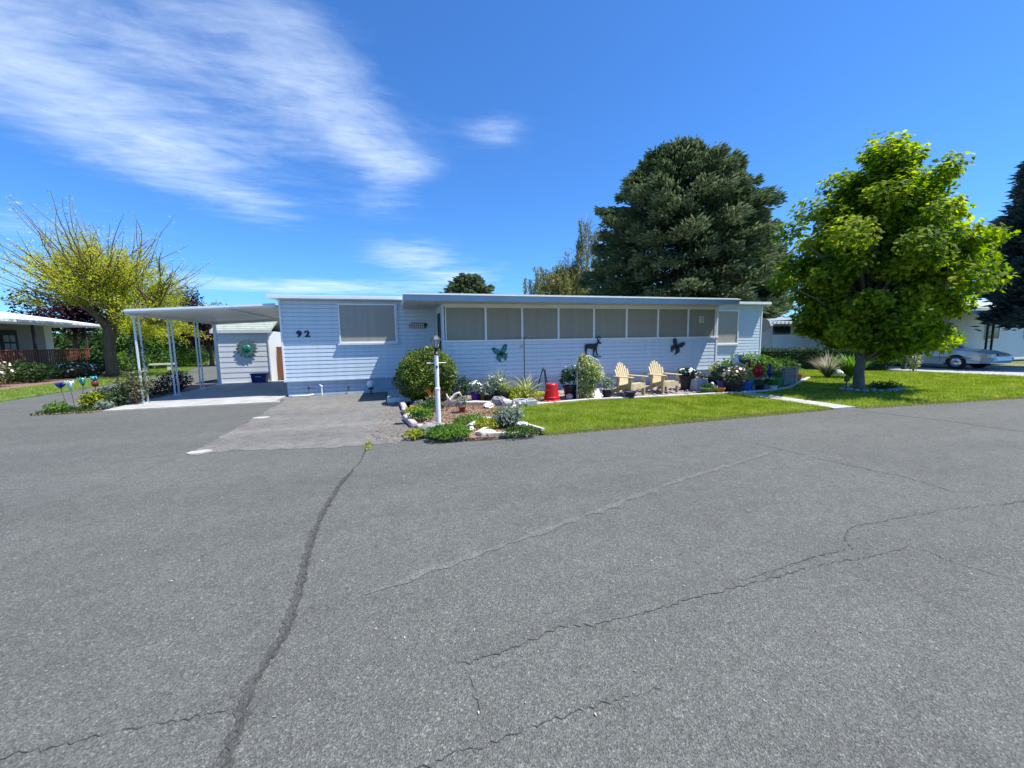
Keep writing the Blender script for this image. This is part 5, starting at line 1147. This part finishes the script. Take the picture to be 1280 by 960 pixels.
tw = MB(); c = [(.26*math.cos(2*PI*k/22), 0, .48+.26*math.sin(2*PI*k/22)) for k in range(23)]; tw.tube(c, .055, 8); tw.build('hoop', m_straw, t, smooth=True)
for k in range(6):
    a = PI*k/6; MB().tube([(.24*math.cos(a), .01, .48+.24*math.sin(a)), (-.24*math.cos(a), .01, .48-.24*math.sin(a))], .010, 5).build('spoke', m_straw, t)
MB().tube([(0, 0, 0), (0, 0, .22)], .02, 6).build('stand', m_straw, t)
t = thing('angel_figure', 'white winged figure on a pedestal just behind the wicker hoop', 'statue', (*G(919, 482), .03)); MB().lathe([(.12, 0), (.10, .1), (.08, .6), (.1, .66)], 12).build('pedestal', m_stw, t)
MB().lathe([(.09, .66), (.11, .74), (.07, .88), (.05, .93), (.02, .96)], 12).build('robe', m_cer, t, smooth=True); MB().blob((0, 0, 1.0), (.05, .05, .06), .02, 10, 7).build('head', m_cer, t, smooth=True)
for sx in (-1, 1): MB().prism([(0, .76), (sx*.14, .84), (sx*.17, 1.0), (sx*.07, .93), (0, .9)], .04, .06).build('wing', m_cer, t)
t = thing('bird_bath', 'dark bird bath with a pale blue basin before the right window', 'bird bath', (11.40, 10.75, .03)); m_bath = mat('slate basin', (.10, .13, .14), .5, .2, 6)
MB().lathe([(.17, 0), (.16, .05), (.06, .12), (.05, .62), (.09, .72)], 16).build('pedestal', m_bath, t, smooth=False); MB().lathe([(.06, .72), (.22, .79), (.26, .84), (.25, .85), (.18, .80), (.02, .78)], 24).build('basin', m_bath, t, smooth=False)
MB().lathe([(.2, .815), (.01, .82)], 20).build('water', mat('basin water', (.22, .34, .36), .05), t); fig = MB().lathe([(.06, .82), (.05, .9), (.07, .95), (.03, 1.02)], 10, (-.13, 0, 0)).build('fountain', mat('verdigris', (.22, .36, .34), .6), t, smooth=True)
t = thing('red_flower', 'large red metal flower dish on a stake', 'garden stake', (*G(946.5, 484), .03)); MB().tube([(0, 0, 0), (0, 0, .42)], .014, 6).build('rod', m_black, t)
pe = MB().prism([(.06, -.05), (.19, -.06), (.245, 0), (.19, .06), (.06, .05)], -.008, .008).mesh('petal', m_red)
for k in range(12): o = obj('petal', pe, t, (0, -.012*(k % 2), .50)); o.rotation_euler = (0, 2*PI*k/12, 0)
MB().lathe([(.16, .02), (.14, -.03), (.02, -.06)], 18, (0, 0, .50), 'y').build('dish', m_red, t, smooth=True)
t = thing('red_lantern', 'small dark red lantern hung on a hook by the bird bath', 'lantern', (11.75, 10.9, .03)); MB().tube([(0, 0, 0), (0, 0, .78), (.06, 0, .84), (.1, 0, .78)], .009, 6).build('hook', m_black, t); MB().lathe([(.03, .55), (.05, .58), (.05, .70), (.015, .77)], 10, (.1, 0, 0)).build('lamp', mat('dark red glass', (.25, .015, .03), .2), t)
t = thing('blue_figure', 'small navy blue heron figure on a stake', 'ornament', (*G(961, 485), .03)); MB().tube([(0, 0, 0), (0, 0, .35)], .012, 6).build('rod', m_black, t); MB().lathe([(.02, .33), (.07, .42), (.08, .5), (.04, .62), (.03, .7)], 12).build('body', m_tote, t, smooth=True); MB().blob((-.02, 0, .73), (.045, .04, .045), .02, 9, 6).build('head', m_tote, t, smooth=True); MB().bar((.03, 0, .52), (.13, 0, .62), .03, .02).build('wing', m_tote, t)
t = thing('plank_bench', 'low weathered plank on two blocks among the small pots', 'bench', (*G(956, 485), .03), R(10))
MB().box(-.42, .42, -.12, .12, .24, .29).build('seat', mat('pinkish plank', (.5, .37, .32), .8, .2, 5, stretch=(1, 6, 6)), t, bevel=.006)
for sx in (-.3, .3): MB().box(sx-.08, sx+.08, -.1, .1, 0, .24).build('block', m_stg, t)
t = thing('slatted_box', 'grey weathered slatted planter box with a pale corner post', 'planter box', (*G(981.5, 482), .03), R(-8))
MB().box(-.2, .2, -.17, .17, .02, .5).build('box', m_gal, t)
for k in range(5): MB().box(-.225, .225, -.20, -.172, .02+k*.105, .115+k*.105).build('slat', m_gal, t, bevel=.004)
MB().box(.19, .25, -.22, -.15, 0, .60).build('post', m_timber, t); MB().box(-.23, .23, -.2, .2, .55, .58).build('lid', m_gal, t)
bush('green_shrub', 'loose bright green shrub against the right end of the house', 12.9, 11.9, .95, .95, lf_bright, 3200, .09, stems=6)
bush('green_shrub', 'smaller mid green shrub in front of the house corner', 14.5, 12.0, .7, .75, lf_green, 1800, .09)
for k, (x, y, r, h, m, l_) in enumerate(((13.2, 10.6, .3, .3, lf_green, 'low green plant right of the slatted box'), (10.6, 10.6, .32, .45, lf_dark, 'dark leafy plant before the right window'), (9.3, 10.6, .3, .5, lf_rose, 'pale pink leafed plant behind the little black table'), (12.2, 10.7, .28, .4, lf_varieg, 'cream leafed plant behind the plank bench'))):
    t = bush('bed_plant', l_, x, y, r, h, m, 500, .07, 'plant')
    if k in (1, 2): blossoms(26, (0, 0, h*.55), (r, r, h*.5), .08, pale_b, t)

# wall ornaments
def butterfly(label, px, py, size, tilt, mw, mf):
    x, z = W(px, py, 11.95); t = thing('butterfly_ornament', label, 'wall ornament', (x, 11.955, z)); t.rotation_euler = (0, tilt, 0); q = size/2
    up_ = [(0, .05), (.25, .55), (.62, .95), (.95, .98), (.98, .72), (.78, .28), (.45, -.02), (.05, -.05)]; lo_ = [(.05, -.03), (.5, -.05), (.72, -.28), (.66, -.62), (.48, -.78), (.40, -1.02), (.26, -.95), (.22, -.6), (.05, -.2)]
    for sx in (-1, 1):
        for poly in (up_, lo_):
            cx = sum(a for a, b in poly)/len(poly); cz_ = sum(b for a, b in poly)/len(poly)
            wg = MB().prism([(sx*a*q, b*q) for a, b in poly], -.005, .005).build('wing', mf, t)
            MB().prism([(sx*(cx+(a-cx)*.72)*q, (cz_+(b-cz_)*.72)*q) for a, b in poly], -.011, -.0055).build('wing_panel', mw, wg)
    MB().tube([(0, -.012, .3*q), (0, -.014, 0), (0, -.012, -.6*q)], [.012, .022, .008], 7).build('body', m_black, t)
    for sx in (-1, 1): MB().tube([(0, -.012, .3*q), (sx*.12*q, -.012, .62*q)], .004, 4).build('antenna', m_black, t)
butterfly('teal metal butterfly on the porch wall above the potted plants', 626.5, 442, .50, R(-14), m_teal, m_black)
butterfly('black metal butterfly on the porch wall above the wooden chairs', 846, 433, .56, R(28), mat('smoked wing panel', (.035, .045, .06), .4), m_black)
x, z = W(741.5, 434, 11.95)
t = thing('elk_silhouette', 'black metal elk silhouette on the porch wall above the vine', 'wall ornament', (x, 11.95, z)); e = .026
elk = [(-11, 4), (-12, 1), (-11.5, -5), (-10.5, -10), (-9, -10), (-9.4, -5), (-8, -1.5), (-3, -2.2), (0, -2), (.2, -6), (-.5, -11), (1, -11), (2, -6), (3, -2.5), (4, -6), (5.5, -11), (7, -11), (5.5, -5.5), (5.3, -1.5), (6.2, 2), (7.5, 4.6), (10.2, 4.0), (11.8, 4.4), (11.8, 5.4), (9.2, 7.2), (7.6, 7.8), (6.4, 7), (4.2, 4.8), (0, 4.2), (-5, 4.5)]
MB().prism([(a*e, b*e) for a, b in elk], -.006, .006).build('body', m_black, t)
for sx, off in ((1, 0), (-1, .5)):
    an = MB(); base_ = (7.4*e, -.008*sx, 7.6*e); m1 = ((7.4-sx*1.2+2*(sx < 0))*e, -.008*sx, 10.5*e); tip = ((4.2 if sx > 0 else 11.2)*e, -.008*sx, 13.2*e)
    an.tube([base_, m1, tip], .017, 5); an.tube([m1, (m1[0]+.05*sx, m1[1], m1[2]+.09)], .011, 5); an.tube([base_, (base_[0]+.06*sx, base_[1], base_[2]+.08)], .011, 5); an.build('antler', m_black, t)
MB().box(-.02, .30, -.02, .0, -13.2*e, -12.0*e).build('base_plate', m_black, t)
MB().tube([(.1, -.008, -12*e), (.0, -.008, -10.6*e)], .01, 5).build('bracket', m_black, t)
# name board beside the porch: a row of pale cut out pieces on a wooden board, too small to read
x, z = W(522.5, 407, HY-.03); m_bd = mat('carved board', (.16, .14, .12), .7, .3, 9)
t = thing('wall_plaque', 'small dark plaque with a double row of pale pieces beside the porch', 'plaque', (x, HY-.03, z))
MB().prism([(-.28, -.08), (.24, -.10), (.30, -.02), (.27, .09), (-.22, .10), (-.30, .03)], -.012, .0).build('board', m_bd, t)
pc = MB().blob((0, 0, 0), (.030, .012, .04), .2, 6, 4).mesh('pale_piece', mat('pale pink shell', (.62, .50, .46), .6))
for k in range(7):
    for r_ in (0, 1): obj('pale_piece', pc, t, (-.23+k*.068, -.016, -.045+r_*.085))
MB().blob((.24, -.02, .02), (.06, .02, .07), .2, 8, 5).build('green_leaf', lf_green, t)

# satellite dish on the right end of the house
t = thing('satellite_dish', 'grey satellite dish on an arm at the right end of the house', 'satellite dish', (15.72, 14.25, 2.05)); m_dish = mat('grey dish', (.20, .21, .22), .45, .06, 3)
d = MB().lathe([(.02, .08), (.14, .06), (.25, .02), (.31, -.03), (.315, -.025), (.25, .03), (.14, .07), (.03, .095)], 26, (.28, 0, .12), 'y').build('dish', m_dish, t, smooth=True); d.rotation_euler = (0, 0, R(-30))
MB().tube([(-.1, 0, -.25), (.12, .05, -.12), (.28, .1, .1)], .022, 7).build('mast', m_alum, t); MB().tube([(.3, .05, -.15), (.62, -.25, .12)], .016, 6).build('arm', m_alum, t); MB().box(.56, .70, -.30, -.22, .08, .16).build('receiver', m_alum, t)
MB().box(-.125, -.10, -.1, .1, -.35, -.15).build('bracket', m_alum, t)

# clumps on the right lawn
lf_pink = leafmat('pink plumed grass', [(.22, .24, .12), (.42, .38, .28), (.62, .52, .46)], .3)
t = thing('pink_grass', 'pale pink plumed grass clump left of the maple trunk', 'ornamental grass', (*G(1034, 473), .03)); strappy(240, 1.05, .03, lf_pink, t, 'leaves', .25, (0, 0, 0), .65); strappy(160, .75, .035, lf_green, t, 'lower_leaves', .4, (0, 0, 0), .8)
t = thing('iris_clump', 'upright bright green iris clump close to the maple trunk', 'plant', (*G(1062, 473), .03)); strappy(200, .95, .06, lf_bright, t, 'leaves', .16, (0, 0, 0), .5)
t.scale = (1.5, 1.5, 1); 
t = thing('round_marker', 'round black garden marker on a short stake before the maple', 'garden stake', (*G(1057.5, 490), .03)); MB().tube([(0, 0, 0), (0, 0, .3)], .012, 6).build('rod', m_black, t); MB().lathe([(.10, -.015), (.105, 0), (.10, .015)], 18, (0, 0, .36), 'y').build('disc', m_black, t); MB().blob((.05, 0, .16), (.05, .04, .04), .1, 7, 5).build('figure', m_stw, t)
t = thing('crack_weeds', 'yellow weeds sprouting at the top of the street crack', 'weed', (-.5, 6.55, .006)); ellipsoid_leaves(110, (0, 0, .012), (.05, .34, .03), .03, .014, lf_lime, 'leaves', t, LEAF, .1, -.2)

lit = sample_poly([(-.35, 6.75), (.3, 6.7), (.2, 8.6), (.2, 10.4), (-.3, 9.4), (-.55, 7.6)], 500); n = len(lit)
kind(obj('leaf_litter', rawmesh('leaf_litter', cards(np.column_stack([lit, np.full(n, .012)]), rdir(n)*np.array([1, 1, .1]), unit(rdir(n)*.25+np.array([0, 0, 1])), .035*(.5+rng.random(n)), .018, OBL), None, leafmat('dry litter', [(.10, .05, .035), (.24, .15, .10), (.36, .27, .2)], 0))), 'stuff')
grit = np.concatenate([sample_poly([(-6, 1.2), (7, 1.2), (12, 6.2), (-3, 6.8)], 1500), sample_poly([(-.3, 6.2), (9, 6.15), (15, 5.6), (15, 5.9), (9, 6.4), (-.3, 6.7)], 900)]); n = len(grit)
kind(obj('road_grit', rawmesh('road_grit', cards(np.column_stack([grit, np.full(n, .004)]), rdir(n)*np.array([1, 1, .3]), unit(rdir(n)*.4+np.array([0, 0, 1])), .012*(.5+1.0*rng.random(n)), .009, OBL), None, leafmat('pale grit', [(.10, .09, .08), (.26, .25, .22), (.45, .43, .38)], 0))), 'stuff')

lf_straw = leafmat('dry edge grass', [(.20, .17, .06), (.36, .30, .12), (.50, .42, .2)], .3)
for poly, q in (([(2.45, 6.24), (9.3, 6.30), (9.3, 6.44), (2.45, 6.42)], 5200), ([(10, 6.14), (15.2, 5.74), (21.9, 5.38), (21.9, 5.56), (15.2, 5.94), (10, 6.36)], 5200), ([(9.2, 6.4), (9.42, 6.4), (9.42, 9), (9.2, 9)], 900), ([(9.88, 6.35), (10.1, 6.35), (10.05, 8.95), (9.88, 8.95)], 900)):
    blades('grass_edge', poly, q, .045, .012, lf_straw, .0)
